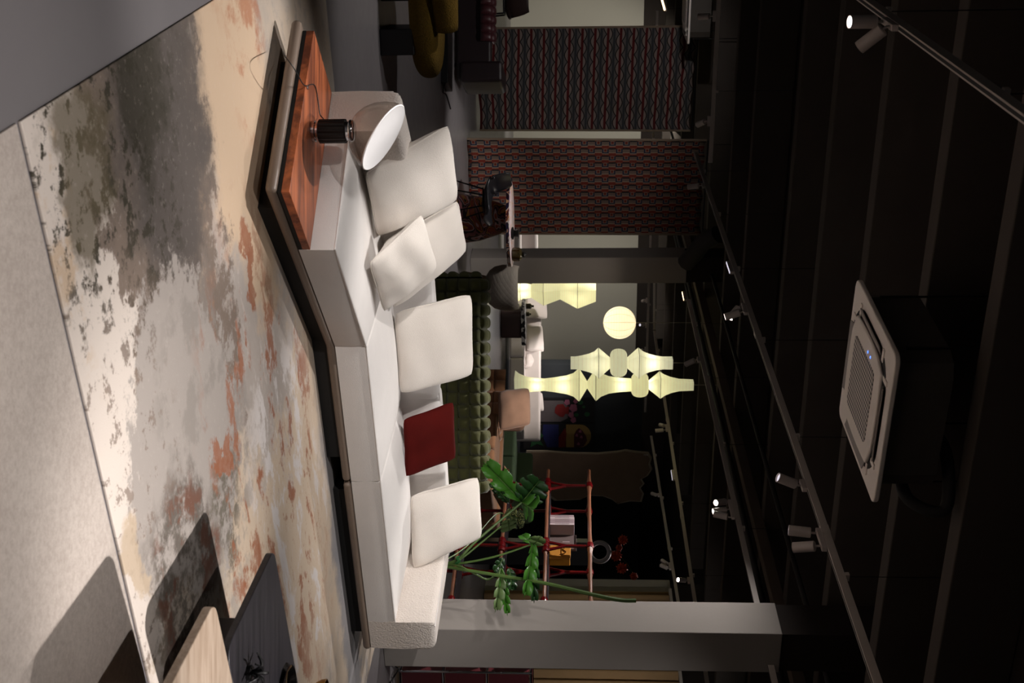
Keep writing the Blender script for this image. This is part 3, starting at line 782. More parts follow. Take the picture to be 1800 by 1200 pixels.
build('backrest', lb((.0, .38, .52), (.8, .2, .55)), M['white_far'], T, local=True, bevel=.08, bseg=3)
for x in (-.34, .34):
    build('armrest', lb((x, 0, .42), (.14, .8, .3)), M['white_far'], T, local=True, bevel=.05, bseg=3)
    for y in (-.34, .34): build('foot', lb((x, y, .055), (.05, .05, .11)), M['black_metal'], T, local=True, smooth=0)

# ------------------------------------------------------------------ bordeaux sofa, plinth, mustard chair on the left
ry = 14.9
ra = at_y(800, -170, ry); rb_ = at_y(800, 138, ry); ra.z = rb_.z = 0
rl = (rb_ - ra).length
RS = thing('bordeaux_sofa', 'dark bordeaux leather sofa with channelled back before the wavy striped textile', 'sofa', ra, math.atan2((rb_ - ra).y, (rb_ - ra).x))
build('back_shell', lb((rl / 2, .12, .26), (rl, .2, .46)), M['bordeaux_dark'], RS, local=True, bevel=.04, bseg=3)
build('seat', lb((rl / 2, .55, .26), (rl - .3, .7, .34)), M['bordeaux'], RS, local=True, bevel=.05, bseg=3)
build('armrest', lb((rl - .09, .38, .36), (.28, .8, .56)), M['bordeaux_dark'], RS, local=True, bevel=.05, bseg=3)
for x in (.2, rl - .2):
    for y in (.1, .75): build('foot', lb((x, y, .018), (.05, .05, .036)), M['black_metal'], RS, local=True, smooth=0)
pq = pad_mesh('channel_pad', .12, .16, .05, M['bordeaux'], .4)
for c in range(int((rl - .4) / .12)):
    place_pad(pq, 'channel_pad', RS, (.08 + c * .12, .0, .43), (R(-14), 0, 0))
    place_pad(pq, 'channel_pad', RS, (.08 + c * .12, .10, .505), (R(-85), 0, 0))
a = at_z(775, -150, 0); c_ = at_z(775, 145, 0)
d = (c_ - a).normalized(); k_ = Vector((-d.y, d.x, 0))
tag(build('black_plinth', MB().prism([a, c_, c_ + k_ * .5, a + k_ * .5], 0, .085), M['black_wood'], smooth=0, bevel=.006), 'long low black plinth on the floor before the bordeaux sofa', 'plinth')
b = MB().tube(smooth_path([c_ + Vector((.0, .02, .05)), c_ + Vector((.08, .15, .01)), c_ + Vector((.04, .5, .01)), c_ + Vector((.12, .95, .012))]), .008, 6)
tag(build('floor_cable', b, M['rubber']), 'thin black cable between the black plinth and the bordeaux sofa', 'cable')

yc = at_z(676, 70, 0)
Y = thing('mustard_chair', 'mustard yellow lounge chair on thick black slab legs at the left edge', 'chair', (yc.x, yc.y, 0), R(20))
build('slab_leg', lb((0, .0, .14), (.21, .5, .28)), M['black_wood'], Y, local=True, bevel=.012)
build('slab_leg', lb((-.42, .15, .14), (.21, .5, .28)), M['black_wood'], Y, local=True, bevel=.012)
seatp = [(.32, .02), (.36, .18), (.30, .42), (.1, .62), (-.4, .74), (-.85, .6), (-.98, .2), (-.9, -.15), (-.4, -.32), (.06, -.28), (.24, -.16)]
rings = []
for z, k in ((.235, .78), (.25, .9), (.29, .98), (.36, 1.0), (.42, .97), (.45, .88), (.46, .7)):
    c0 = Vector((-.3, .2, 0))
    rings.append([Vector((c0.x + (x - c0.x) * k, c0.y + (y - c0.y) * k, z + .0 * x)) for x, y in seatp])
build('seat', MB().loft(rings), M['mustard'], Y, local=True, subd=2, smooth=180)
arc = []
for k in range(9):
    a = R(-60 - k * 26); arc.append(Vector((-.35 + .52 * math.cos(a), .22 + .42 * math.sin(a), .54 - .0 * k)))
build('curved_backrest', MB().tube(smooth_path(arc, 3), [.10 + .03 * math.sin(math.pi * i / 24) for i in range(25)], 10), M['mustard'], Y, local=True, smooth=180)

# ------------------------------------------------------------------ chairs
def shell_chair(name, label, loc, rotz, shell_m, leg_m, zs=.44, zb=.80, wseat=.5, sled=False, scale=1.0):
    """moulded shell: local +X is the front"""
    t = thing(name, label, 'chair', loc, rotz)
    prof = [(.24, zs - .015, .40), (.20, zs + .012, .46), (.08, zs - .005, .50), (-.08, zs - .012, .50), (-.18, zs + .02, .50), (-.235, zs + .10, .50), (-.265, zs + .20, .47), (-.285, zs + .29, .42), (-.295, zb, .34)]
    prof = [(x * scale, z, w_ * scale * wseat / .5) for x, z, w_ in prof]
    def f(u, v_):
        i = u * (len(prof) - 1); i0 = min(int(i), len(prof) - 2); fr = i - i0
        x = prof[i0][0] * (1 - fr) + prof[i0 + 1][0] * fr; z = prof[i0][1] * (1 - fr) + prof[i0 + 1][1] * fr; w_ = prof[i0][2] * (1 - fr) + prof[i0 + 1][2] * fr
        s = v_ * 2 - 1
        curl = .055 * abs(s) ** 2.5
        return Vector((x + curl * (0.9 if u > .5 else 0), s * w_ / 2, z + curl * (1.1 if u <= .62 else .2)))
    build('shell', MB().grid(f, 25, 15), shell_m, t, local=True, solid=.014, smooth=180)
    if not sled:
        for sx in (1, -1):
            for sy in (1, -1):
                build('leg', MB().tube([(sx * .11, sy * .12, zs - .02), (sx * .22, sy * .2, 0)], [.011, .008], 8), leg_m, t, local=True)
        build('under_frame', MB().box((0, 0, zs - .025), (.26, .26, .012)), leg_m, t, local=True)
    else:
        for sy in (1, -1):
            build('leg', MB().tube([(.2, sy * .2, 0), (.14, sy * .17, zs - .03)], .014, 8), leg_m, t, local=True)
            build('leg', MB().tube([(-.24, sy * .2, 0), (-.14, sy * .17, zs - .03)], .014, 8), leg_m, t, local=True)
        build('under_frame', MB().tube([(.14, -.17, zs - .03), (-.14, -.17, zs - .03), (-.14, .17, zs - .03), (.14, .17, zs - .03)], .014, 8, closed=True), leg_m, t, local=True)
    return t
p = at_y(850, 352, 14.6); p.z = 0
shell_chair('shell_chair', 'black moulded shell chair pulled up to the colourful dining table', p, R(-12), M['black_shell'], M['black_metal'], zs=.44, zb=.76, wseat=.56, scale=1.12)
p = at_y(880, 6, 18.6); p.z = 0
shell_chair('brown_chair', 'brown leather chair with slanted black legs at the left edge by the far wall', p, R(100), M['brown_shell'], M['black_metal'], zs=.46, zb=.84, sled=True)
# beige quilted tub chair
g = G('beige_quilted_cloth'); v = g.coord(); s_ = g.sep(v)
dx = g.math('ABSOLUTE', g.math('SINE', g.math('ADD', g.math('MULTIPLY', g.math('ADD', s_[0], s_[1]), 34.0), g.math('MULTIPLY', s_[2], 42.0))))
dy = g.math('ABSOLUTE', g.math('SINE', g.math('SUBTRACT', g.math('MULTIPLY', g.math('ADD', s_[0], s_[1]), 34.0), g.math('MULTIPLY', s_[2], 42.0))))
hq = g.math('MULTIPLY', g.math('POWER', dx, .5), g.math('POWER', dy, .5))
g.col(lin((126, 118, 108))); g.rough(.9); g.bump(hq, .3, .008); M['quilt_beige'] = g.m
M['beige_plain'] = mat('beige_chair_cloth', (150, 138, 126), .9)
p = at_y(870, 505, 16.0); p.z = 0
B = thing('tub_chair', 'beige tub chair with quilted back and thin wooden legs, beside the dining table', 'chair', p, R(8))
rings = []
for z, k, dyy in ((.36, .30, .04), (.40, .42, .02), (.47, .52, .0), (.58, .57, -.01), (.70, .57, -.02), (.80, .53, -.03)):
    ring = []
    for i in range(28):
        a = 2 * math.pi * i / 28; c0, s0 = math.cos(a), math.sin(a)
        ring.append(Vector((math.copysign(abs(c0) ** .75, c0) * k * .53, math.copysign(abs(s0) ** .75, s0) * k * .5 + dyy, z)))
    rings.append(ring)
# open tub: outer back covers the side towards the camera, seat dips behind it
sh = MB()
for i in range(len(rings) - 1):
    for j in range(28):
        j2 = (j + 1) % 28
        amid = 2 * math.pi * (j + .5) / 28
        if rings[i][j].z > .46 and 30 < math.degrees(amid) < 150: continue
        sh.add([rings[i][j], rings[i][j2], rings[i + 1][j2], rings[i + 1][j]], [(0, 1, 2, 3)])
o = build('tub_shell', sh, M['quilt_beige'], B, local=True, solid=.04, smooth=60)
bm = bmesh.new(); bm.from_mesh(o.data); bmesh.ops.remove_doubles(bm, verts=bm.verts, dist=1e-4); bmesh.ops.recalc_face_normals(bm, faces=bm.faces); bm.to_mesh(o.data); bm.free(); o.data.shade_smooth()
build('seat', MB().lathe([(0, .37), (.2, .38), (.245, .42), (.24, .46), (0, .475)], (0, 0, 0), 24), M['beige_plain'], B, local=True)
build('rim', MB().tube([(r.x * 1.02, r.y * 1.02, r.z) for k, r in enumerate(rings[0])], .018, 6, closed=True), M['beige_plain'], B, local=True)
for sx in (-1, 1):
    for sy in (-1, 1): build('leg', MB().tube([(sx * .13, sy * .12 + .03, .37), (sx * .21, sy * .19 + .03, 0)], [.013, .009], 8), M['oak_dark'], B, local=True)

# ------------------------------------------------------------------ dining table with swirled colours
def swirl(name, seed, cols, scale):
    g = G(name); v = g.mapping(g.coord(), scale=(1, 1, 1.3), loc=(seed, seed * .7, 0))
    n = g.noise(v, scale, 2, .4, 2.2)
    r = g.node('ShaderNodeValToRGB'); r.color_ramp.interpolation = 'CONSTANT'
    k = g.math('FRACT', g.math('MULTIPLY', n, 4.0)); g.l.new(k, r.inputs[0])
    el = r.color_ramp.elements
    for i, c in enumerate(cols):
        e_ = el[i] if i < 2 else el.new(i / len(cols)); e_.position = i / len(cols); e_.color = (*lin(c), 1)
    g.col(r.outputs[0]); g.rough(.3); return g.m
M['swirl_top'] = swirl('pale_swirled_tabletop', 2.0, [(206, 188, 186), (214, 190, 176), (190, 160, 174), (206, 196, 196), (196, 150, 110), (214, 204, 204)], 1.6)
M['swirl_edge'] = swirl('striped_table_edge', 5.0, [(40, 16, 22), (206, 196, 192), (176, 112, 66), (70, 22, 34), (196, 150, 110), (34, 30, 60)], 2.4)
M['swirl_base'] = swirl('painted_table_foot', 9.0, [(26, 14, 18), (180, 150, 150), (150, 70, 40), (120, 40, 54), (176, 120, 50), (26, 14, 18), (130, 80, 84)], 1.7)
dt = at_y(902, 394, 15.5); dt.z = 0
DT = thing('dining_table', 'round dining table with swirled multicolour top and painted pedestal', 'table', dt)
rT = 75 / 2000 * 15.5
build('table_top', MB().lathe([(0, .735), (rT - .012, .735), (rT, .728), (rT, .722)], (0, 0, 0), 48), M['swirl_top'], DT, local=True)
build('table_edge', MB().lathe([(rT - .05, .678), (rT, .682), (rT + .001, .722)], (0, 0, 0), 48), M['swirl_edge'], DT, local=True)
build('pedestal', MB().lathe([(.33, 0), (.34, .05), (.30, .3), (.22, .55), (.16, .68)], (-.08, 0, 0), 40), M['swirl_base'], DT, local=True)
p = at_y(905, 410, 15.25); p.z = .735
V_ = thing('black_cup', 'small black footed bowl on the colourful dining table', 'bowl', p)
build('bowl_body', MB().lathe([(.05, 0), (.085, .01), (.085, .03), (.045, .04), (.06, .09), (.075, .1), (.06, .1)], (0, 0, 0), 18), M['black_metal'], V_, local=True)
p = at_y(905, 447, 15.4); p.z = .735
V_ = thing('glass_decanter', 'dark amber glass jar with black stopper on the colourful dining table', 'jar', p)
build('glass_body', MB().lathe([(.06, 0), (.085, .01), (.088, .11), (.07, .13), (.03, .14)], (0, 0, 0), 18), M['glass_dark'], V_, local=True)
build('stopper', MB().lathe([(.025, .14), (.04, .155), (.045, .17), (.02, .185), (.012, .2), (0, .205)], (0, 0, 0), 12), M['black_metal'], V_, local=True)
for k in range(6):
    a = k * math.pi / 3; build('brass_stripe', MB().box((.0885 * math.cos(a), .0885 * math.sin(a), .06), (.006, .012, .09), a), M['brass'], V_, local=True, smooth=0)

# ------------------------------------------------------------------ hanging textiles
g = G('wavy_striped_textile'); v = g.coord('UV'); s_ = g.sep(v)        # UV in metres: x along width, y height
per = .204
t_ = g.math('FRACT', g.math('DIVIDE', s_[1], per))
wave = g.math('MULTIPLY', g.math('ABSOLUTE', g.math('SINE', g.math('MULTIPLY', s_[0], math.pi / .213))), .24)
wave2 = g.math('MULTIPLY', g.math('ABSOLUTE', g.math('COSINE', g.math('MULTIPLY', s_[0], math.pi / .213))), .24)
red = g.math('LESS_THAN', t_, .20)
def band(center, wv__, half): return g.math('LESS_THAN', g.math('ABSOLUTE', g.math('SUBTRACT', t_, g.math('ADD', wv__, center))), half)
black1 = band(.20, wave, .04); nw2 = g.math('MULTIPLY', wave2, -1.0); black2 = band(.98, nw2, .04)
dgrey = g.math('LESS_THAN', g.math('ABSOLUTE', g.math('SUBTRACT', t_, .59)), .09)
col = g.mix(dgrey, lin((96, 92, 90)), lin((52, 54, 58)))
inner = g.math('LESS_THAN', g.math('SUBTRACT', t_, wave), .20); col = g.mix(inner, col, lin((132, 116, 110)))
inner2 = g.math('GREATER_THAN', g.math('ADD', t_, wave2), .98); col = g.mix(inner2, col, lin((132, 116, 110)))
col = g.mix(red, col, lin((84, 14, 14)))
col = g.mix(black1, col, lin((16, 14, 16))); col = g.mix(black2, col, lin((16, 14, 16)))
g.col(col); g.rough(.95); M['textile_wave'] = g.m

g = G('geometric_textile'); v = g.coord('UV'); s_ = g.sep(v)
U = g.math('DIVIDE', s_[0], .112); row = g.math('FLOOR', U); fu = g.math('FRACT', U)
sh_ = g.math('MULTIPLY', g.math('MODULO', row, 2.0), .5)
W_ = g.math('ADD', g.math('DIVIDE', s_[1], .205), sh_); fw = g.math('FRACT', W_)
tri = g.math('ABSOLUTE', g.math('SUBTRACT', fw, .5))                     # 0 at motif centre
step = g.math('MULTIPLY', g.math('GREATER_THAN', tri, .24), .16)
fu2 = g.math('FRACT', g.math('ADD', fu, g.math('ADD', step, g.math('MULTIPLY', g.noise(v, 6, 2), .12))))
col = g.mix(g.math('LESS_THAN', fu2, .30), lin((104, 88, 78)), lin((116, 42, 26)))
col = g.mix(g.math('LESS_THAN', g.math('ABSOLUTE', g.math('SUBTRACT', fu2, .42)), .10), col, lin((26, 18, 20)))
col = g.mix(g.math('MULTIPLY', g.math('LESS_THAN', tri, .24), g.math('LESS_THAN', g.math('ABSOLUTE', g.math('SUBTRACT', fu2, .62)), .24)), col, lin((30, 38, 62)))
rx = g.math('ABSOLUTE', g.math('SUBTRACT', fu, .42)); ry_ = g.math('MULTIPLY', tri, 1.8)
dm = g.math('MAXIMUM', rx, ry_)
col = g.mix(g.math('LESS_THAN', dm, .24), col, lin((128, 114, 100))); col = g.mix(g.math('LESS_THAN', dm, .17), col, lin((104, 38, 24)))
col = g.mix(g.math('LESS_THAN', g.math('ABSOLUTE', g.math('SUBTRACT', fu2, .95)), .05), col, lin((140, 124, 106)))
g.col(col); g.rough(.95); M['textile_geo'] = g.m
M['hem'] = mat('textile_hem', (132, 116, 100), .95)

def hanging(name, label, pbl, pbr, ptr, ptl, wav, material, bottom_fold=False):
    """a cloth hung from its top edge; corners in world space"""
    t = thing(name, label, 'textile', ((pbl.x + pbr.x) / 2, (pbl.y + pbr.y) / 2, min(pbl.z, pbr.z)))
    nrm_ = (pbr - pbl).cross(ptl - pbl).normalized()
    wid = (pbr - pbl).length; hei = (ptl - pbl).length
    NU, NV = 33, 41
    def f(u, v_):
        p = pbl * (1 - u) * (1 - v_) + pbr * u * (1 - v_) + ptr * u * v_ + ptl * (1 - u) * v_
        p = p + nrm_ * (wav * (math.sin(u * 11 + v_ * 2) * (.4 + .6 * v_) + .5 * math.sin(u * 23 - v_ * 3)))
        p.z += -.03 * math.sin(math.pi * ((u * 5) % 1.0)) * v_ ** 8 + .02 * math.sin(u * 9) * (1 - v_) ** 6
        return p
    b = MB().grid(f, NU, NV)
    o = build('cloth', b, material, t, smooth=180, solid=.006)
    uv = o.data.uv_layers.new(name='UVMap')
    for lp_ in o.data.loops:
        i, j = divmod(lp_.vertex_index, NV); uv.data[lp_.index].uv = (i / (NU - 1) * wid, j / (NV - 1) * hei)
    for u in (0, 1): build('side_hem', MB().tube([f(u, k / 20) for k in range(21)], .018, 6), M['hem'], t)
    top = [f(k / 20, 1) + Vector((0, 0, .02)) for k in range(21)]
    build('hanging_rod', MB().tube([top[0], top[-1]], .012, 8), M['black_metal'], t)
    for k in (1, 19): build('suspension_wire', MB().tube([top[k], Vector((top[k].x, top[k].y, ZC))], .004, 6), M['black_metal'], t)
    return t
hanging('wavy_textile', 'hanging textile with red stripes and grey and black waves', at_y(842, 50, 18.1), at_y(842, 229, 18.6), at_y(1213, 229, 18.6), at_y(1226, 46, 18.1), .03, M['textile_wave'])
hanging('geometric_textile', 'hanging textile with small orange and navy geometric motifs', at_y(819, 244, 16.7), at_y(829, 411, 17.3), at_y(1232, 411, 17.3), at_y(1242, 246, 16.7), .02, M['textile_geo'])

# ragged taupe rug hung on the dark wall
rgy = 27.0
ptsL = [(925, 792), (960, 792), (1000, 795), (1050, 796), (1085, 793), (1100, 790), (1118, 793), (1140, 795), (1146, 804), (1143, 815), (1147, 824), (1139, 836), (1128, 842), (1133, 850), (1126, 858), (1132, 868), (1128, 882), (1108, 881), (1086, 886), (1076, 878), (1060, 872), (1035, 871), (1020, 878), (975, 880), (965, 873), (925, 872)]
T = thing('ragged_wall_rug', 'taupe rug with ragged pale edge hung on the dark wall', 'rug', at_y(925, 835, rgy))
P = [at_y(x, y, rgy + .5 * .43 * (y - 835) / 2000 * 27 - .1) for x, y in ptsL]
nn = Vector((E1.x, E1.y, 0))
cen = sum(P, Vector()) / len(P)
b = MB(); n = len(P); b.add(P + [p + nn * .03 for p in P], [tuple(range(n)), tuple(range(2 * n - 1, n - 1, -1))] + [(i, (i + 1) % n, n + (i + 1) % n, n + i) for i in range(n)])
build('rug_edge', b, M['paper_edge'], T, smooth=0)
Q = [cen + (p - cen) * .95 - nn * .012 for p in P]
b = MB(); b.add(Q + [p + nn * .02 for p in Q], [tuple(range(n)), tuple(range(2 * n - 1, n - 1, -1))] + [(i, (i + 1) % n, n + (i + 1) % n, n + i) for i in range(n)])
build('rug_field', b, M['paper_tan'], T, smooth=0)
b = MB(); p = at_y(1135, 801, rgy - .2); b.box(p, (.07, .01, .1), BA); build('price_tag', b, M['white_lac'], T, smooth=0)

# two framed still lifes
def wall_pt(x, y, off_=0.0):
    """point on the dark wall's face"""
    d = ray(x, y); o_ = Vector((0, 0, H)); n_ = E1
    t = (dw0 - n_ * off_ - o_).dot(n_) / d.dot(n_)
    return o_ + d * t
def flat(name, pts, off_, th, material, parent):
    A = [wall_pt(x, y, off_) for x, y in pts]; n = len(A)
    b = MB().add(A + [p + E1 * th for p in A], [tuple(range(n)), tuple(range(2 * n - 1, n - 1, -1))] + [(i, (i + 1) % n, n + (i + 1) % n, n + i) for i in range(n)])
    return build(name, b, material, parent, smooth=0)
def disc(cx, cy, rx_, ry__, n=14, j=0.0):
    return [(cx + rx_ * math.cos(2 * math.pi * k / n) * (1 + j * ((k * 7) % 3 - 1)), cy + ry__ * math.sin(2 * math.pi * k / n) * (1 + j * ((k * 5) % 3 - 1))) for k in range(n)]
A1 = thing('framed_picture', 'black framed picture of a red vase with pink flowers, left of the two', 'picture', wall_pt(925, 722, .05))
flat('frame', [(920, 700), (1046, 700), (1046, 742), (920, 742)], .06, .05, M['print_black'], A1)
flat('pale_ground', [(940, 704), (990, 704), (998, 715), (998, 735), (985, 741), (940, 741)], .065, .004, M['p_grey'], A1)
flat('red_vase', [(976, 716), (980, 711), (990, 710), (994, 716), (1000, 714), (1000, 728), (994, 727), (990, 733), (984, 732), (975, 725)], .071, .005, M['p_red'], A1)
for x, y, r_ in ((1008, 717, 7), (997, 707, 5), (1012, 705, 4), (1004, 729, 5), (1008, 738, 5)): flat('pink_flower', disc(x, y, r_, r_, 16, .12), .075, .004, M['p_pink'], A1)
for x, y, r_ in ((1020, 707, 5), (1013, 729, 4), (1032, 728, 5), (1026, 715, 3)): flat('green_leaf', disc(x, y, r_, r_ * .8), .073, .003, M['p_green'], A1)
A2 = thing('framed_picture', 'black framed picture of a blue cloth below an arched yellow window, right of the two', 'picture', wall_pt(925, 767, .05))
flat('frame', [(920, 743), (1046, 743), (1046, 789), (920, 789)], .06, .05, M['print_black'], A2)
flat('blue_cloth', [(955, 746), (982, 746), (982, 786), (962, 786), (953, 765)], .065, .004, M['p_blue'], A2)
flat('red_border', [(982, 768), (993, 752), (996, 762), (994, 775), (994, 786), (982, 786)], .068, .004, M['p_red'], A2)
flat('arched_window', [(995, 746), (1020, 746)] + [(1020 + 19 * math.sin(R(a)), 766 - 20 * math.cos(R(a))) for a in range(10, 180, 17)] + [(1020, 786), (995, 786)], .066, .004, M['p_yellow'], A2)
flat('maroon_bouquet', [(1009, 786), (1009, 764), (1013, 756), (1018, 752), (1024, 757), (1030, 766), (1032, 774), (1026, 784), (1018, 786)], .071, .004, M['p_maroon'], A2)
for x, y in ((1014, 765), (1022, 768), (1017, 780), (1020, 758)): flat('pink_blossom', disc(x, y, 2.6, 2.6, 10, .2), .075, .003, M['p_pink'], A2)
flat('green_plant', [(940, 752), (948, 758), (956, 766), (948, 772), (956, 784), (944, 780), (932, 786), (936, 770), (930, 760)], .07, .004, M['p_green'], A2)

# ------------------------------------------------------------------ paper lamps
def bulb(p, w_, r=.05, parent=None, col=(1, .95, .80)):
    ld = bpy.data.lights.new('bulb_light', 'POINT'); ld.energy = w_; ld.color = col; ld.shadow_soft_size = r
    o = bpy.data.objects.new('bulb_light', ld); C.objects.link(o); o.location = p
    return o
def sq_ring(c, hx, z, rot=0.0, conc=0.0):
    out = []
    for k in range(4):
        a = R(45 + 90 * k) + rot; p = Vector((c.x + hx * math.sqrt(2) * math.cos(a), c.y + hx * math.sqrt(2) * math.sin(a), z)); out.append(p)
    return out
# floor lamp with zigzag sides
lf = at_y(900, 513, 25.5); lf.z = 0
Lf = thing('paper_floor_lamp', 'zigzag sided paper floor lamp standing beside the far column', 'lamp', lf)
zs_ = [.08, .36, .60, .88, 1.25, 1.64, 2.05]; ws_ = [.36, .20, .15, .33, .19, .40, .24]
rings = [[p + Vector((-.02, 0, 0)) for p in sq_ring(Vector((0, 0, 0)), ws_[k] / 1.414, zs_[k] + .0, R(45 + 6 * (k % 2)))] for k in range(len(zs_))]
build('paper_shade', MB().loft(rings, caps=False), M['washi'], Lf, local=True, smooth=20)
for k in (1, 3, 5): build('rib', MB().tube(rings[k], .005, 5, closed=True), M['rib'], Lf, local=True)
for c0 in ((.2, .2), (-.2, .2), (.2, -.2), (-.2, -.2)): build('foot', MB().tube([(c0[0] * 1.3, c0[1] * 1.3, 0), (c0[0], c0[1], .1)], .008, 6), M['black_metal'], Lf, local=True)
# round lantern
sp = at_y(1089, 567, 20.0); rs_ = 28.5 / 2000 * 20
Ls = thing('round_paper_lantern', 'round white paper lantern hanging on a thin cord', 'lamp', sp - Vector((0, 0, rs_)))
build('paper_globe', MB().lathe([(max(.02, rs_ * math.sin(math.pi * k / 24)), rs_ - rs_ * math.cos(math.pi * k / 24)) for k in range(25)], (0, 0, 0), 36), M['washi_white'], Ls, local=True)
for a in range(0, 180, 30): build('rib', MB().tube([(rs_ * 1.003 * math.cos(t * math.pi / 16) * math.cos(R(a)), rs_ * 1.003 * math.cos(t * math.pi / 16) * math.sin(R(a)), rs_ + rs_ * 1.003 * math.sin(t * math.pi / 16)) for t in range(32)], .002, 4, closed=True), M['rib'], Ls, local=True)
build('cord', MB().tube([(0, 0, rs_ * 2), (0, 0, ZC - sp.z + rs_)], .006, 6), M['cord'], Ls, local=True)
# two tall hanging lanterns made of stacked forms
def tall_lamp(label, cy, y, segs, cord_to, dim, w4=R(20)):
    """segs: lists of (pixel height, half width in pixels, kind)"""
    c = at_y(1012, cy, y); k = y / 2000
    zb_ = H + (segs[0][0][0] - 1012) * k
    t = thing('tall_paper_lantern', label, 'lamp', (c.x, c.y, zb_))
    for kind, seg in [(s[0][2], s) for s in segs]:
        n = 4 if kind == 's' else 28
        rings = []
        for x, hw, _ in seg:
            z = (x - segs[0][0][0]) * k; r = hw * k
            if kind == 's': rings.append([p for p in sq_ring(Vector((0, 0, 0)), r * .84, z, w4)])
            else: rings.append([Vector((r * math.cos(2 * math.pi * q / n), r * math.sin(2 * math.pi * q / n), z)) for q in range(n)])
        build('paper_form', MB().loft(rings, caps=False), M['washi_dim'] if dim else M['washi'], t, local=True, smooth=(30 if kind == 's' else 180))
        if kind == 's':
            wi = max(range(len(rings)), key=lambda i: seg[i][1]); build('rib', MB().tube(rings[wi], .004, 5, closed=True), M['rib'], t, local=True)
    top = (segs[-1][-1][0] - segs[0][0][0]) * k
    build('cord', MB().tube([(0, 0, top), (0, 0, ZC - zb_)], .006, 6), M['cord'], t, local=True)
    build('inner_rod', MB().tube([(0, 0, .05), (0, 0, top)], .008, 6), M['rib'], t, local=True)
    return t, c, zb_, k
def cap(x0, x1, hw):
    n = 12; out = []
    for i in range(n + 1):
        f = i / n; a = math.pi * f; out.append((x0 + (x1 - x0) * (1 - math.cos(a)) / 2, hw * (.25 + .75 * math.sin(a) ** .5) if 0 < f < 1 else hw * .3, 'o'))
    return out
tall_lamp('shorter hanging paper lantern of stacked forms beside the round lantern', 637.5, 17.6,
          [[(1003, 10.5, 's'), (1012, 10.5, 's'), (1022, 12, 's'), (1035, 15, 's'), (1045, 19, 's'), (1052, 25, 's'), (1072, 9, 's')], cap(1072, 1102, 25), [(1102, 9, 's'), (1122, 25, 's'), (1130, 19, 's'), (1140, 15, 's'), (1152, 12, 's'), (1164, 10.5, 's'), (1181, 10.5, 's')]], 1245, True)
tall_lamp('longest hanging paper lantern of stacked forms, behind the brown sofa cushion', 676.0, 18.4,
          [[(905, 23, 's'), (912, 18, 's'), (925, 13, 's'), (940, 11, 's'), (957, 10, 's'), (975, 12, 's'), (995, 15, 's'), (1008, 19, 's'), (1018, 27, 's'), (1032, 6, 's')], [(1032, 6, 's'), (1047, 26, 's'), (1056, 19, 's'), (1070, 14, 's'), (1090, 11.5, 's'), (1109, 10.5, 's')], cap(1109, 1139, 22), [(1139, 7, 's'), (1159, 22, 's'), (1167, 17, 's'), (1178, 13, 's'), (1192, 10, 's'), (1217, 9, 's')]], 1230, False)
# bulbs inside the paper forms
for (x, y, yy, w_) in ((1052, 637, 17.6, 1.6), (1143, 637, 17.6, 2.6), (942, 676, 18.4, 2.2), (992, 676, 18.4, 2.6), (1092, 676, 18.4, 2.2), (1148, 676, 18.4, 1.8), (1080, 562, 20.0, 2.6), (918, 508, 25.5, 5), (1015, 508, 25.5, 4)):
    bulb(at_y(x, y, yy), w_ * .7, .045)

# ------------------------------------------------------------------ shelf with red joints
sl = at_y(960, 826, 11.8); sr = at_y(960, 1053, 10.25); sl.z = sr.z = 0
sd_ = (sr - sl).normalized(); sn = Vector((-sd_.y, sd_.x, 0)); SLn = (sr - sl).length + .45
SH = thing('open_shelf', 'open shelf of wooden rails held by glossy red forked joints beside the column', 'shelf', sl, math.atan2(sd_.y, sd_.x))
levels = [.055, .475, .895, 1.315, 1.735]
stn = [.25, 1.14, 1.92]
dep = .34
for z in levels:
    for y in (0, dep):
        path = []; rad = []
        N = 60
        for i in range(N + 1):
            x = SLn * i / N
            bulge = max(math.exp(-((x - s) / .07) ** 2) for s in stn)
            path.append((x, y, z)); rad.append(.017 + .016 * bulge)
        build('wooden_rail', MB().tube(path, rad, 8), M['shelf_wood'], SH, local=True)
for zi, z in enumerate(levels[:-1]):
    if zi: build('board', MB().box((SLn / 2, dep / 2, z + .024), (SLn - .5, dep - .06, .012)), M['shelf_board'], SH, local=True, smooth=0)
    z2 = levels[zi + 1]
    for s in stn:
        for y in (0, dep):
            b = MB()
            b.tube([(s - .055, y, z + .01), (s - .03, y, z + .10), (s, y, z + .19), (s, y, z2 - .02)], [.016, .014, .018, .016], 8)
            b.tube([(s + .055, y, z + .01), (s + .03, y, z + .10), (s, y, z + .19)], [.016, .014, .016], 8)
            for q in (-.06, .06): b.lathe([(.0, -.03), (.034, -.026), (.038, 0), (.034, .026), (0, .03)], (s + q, y, z), 12, axis=(1, 0, 0))
            b.lathe([(.0, -.035), (.034, -.03), (.038, 0), (.034, .03), (0, .035)], (s, y, z2), 12, axis=(1, 0, 0))
            build('forked_joint', b, M['shelf_red'], SH, local=True)
zb2 = levels[3] + .031
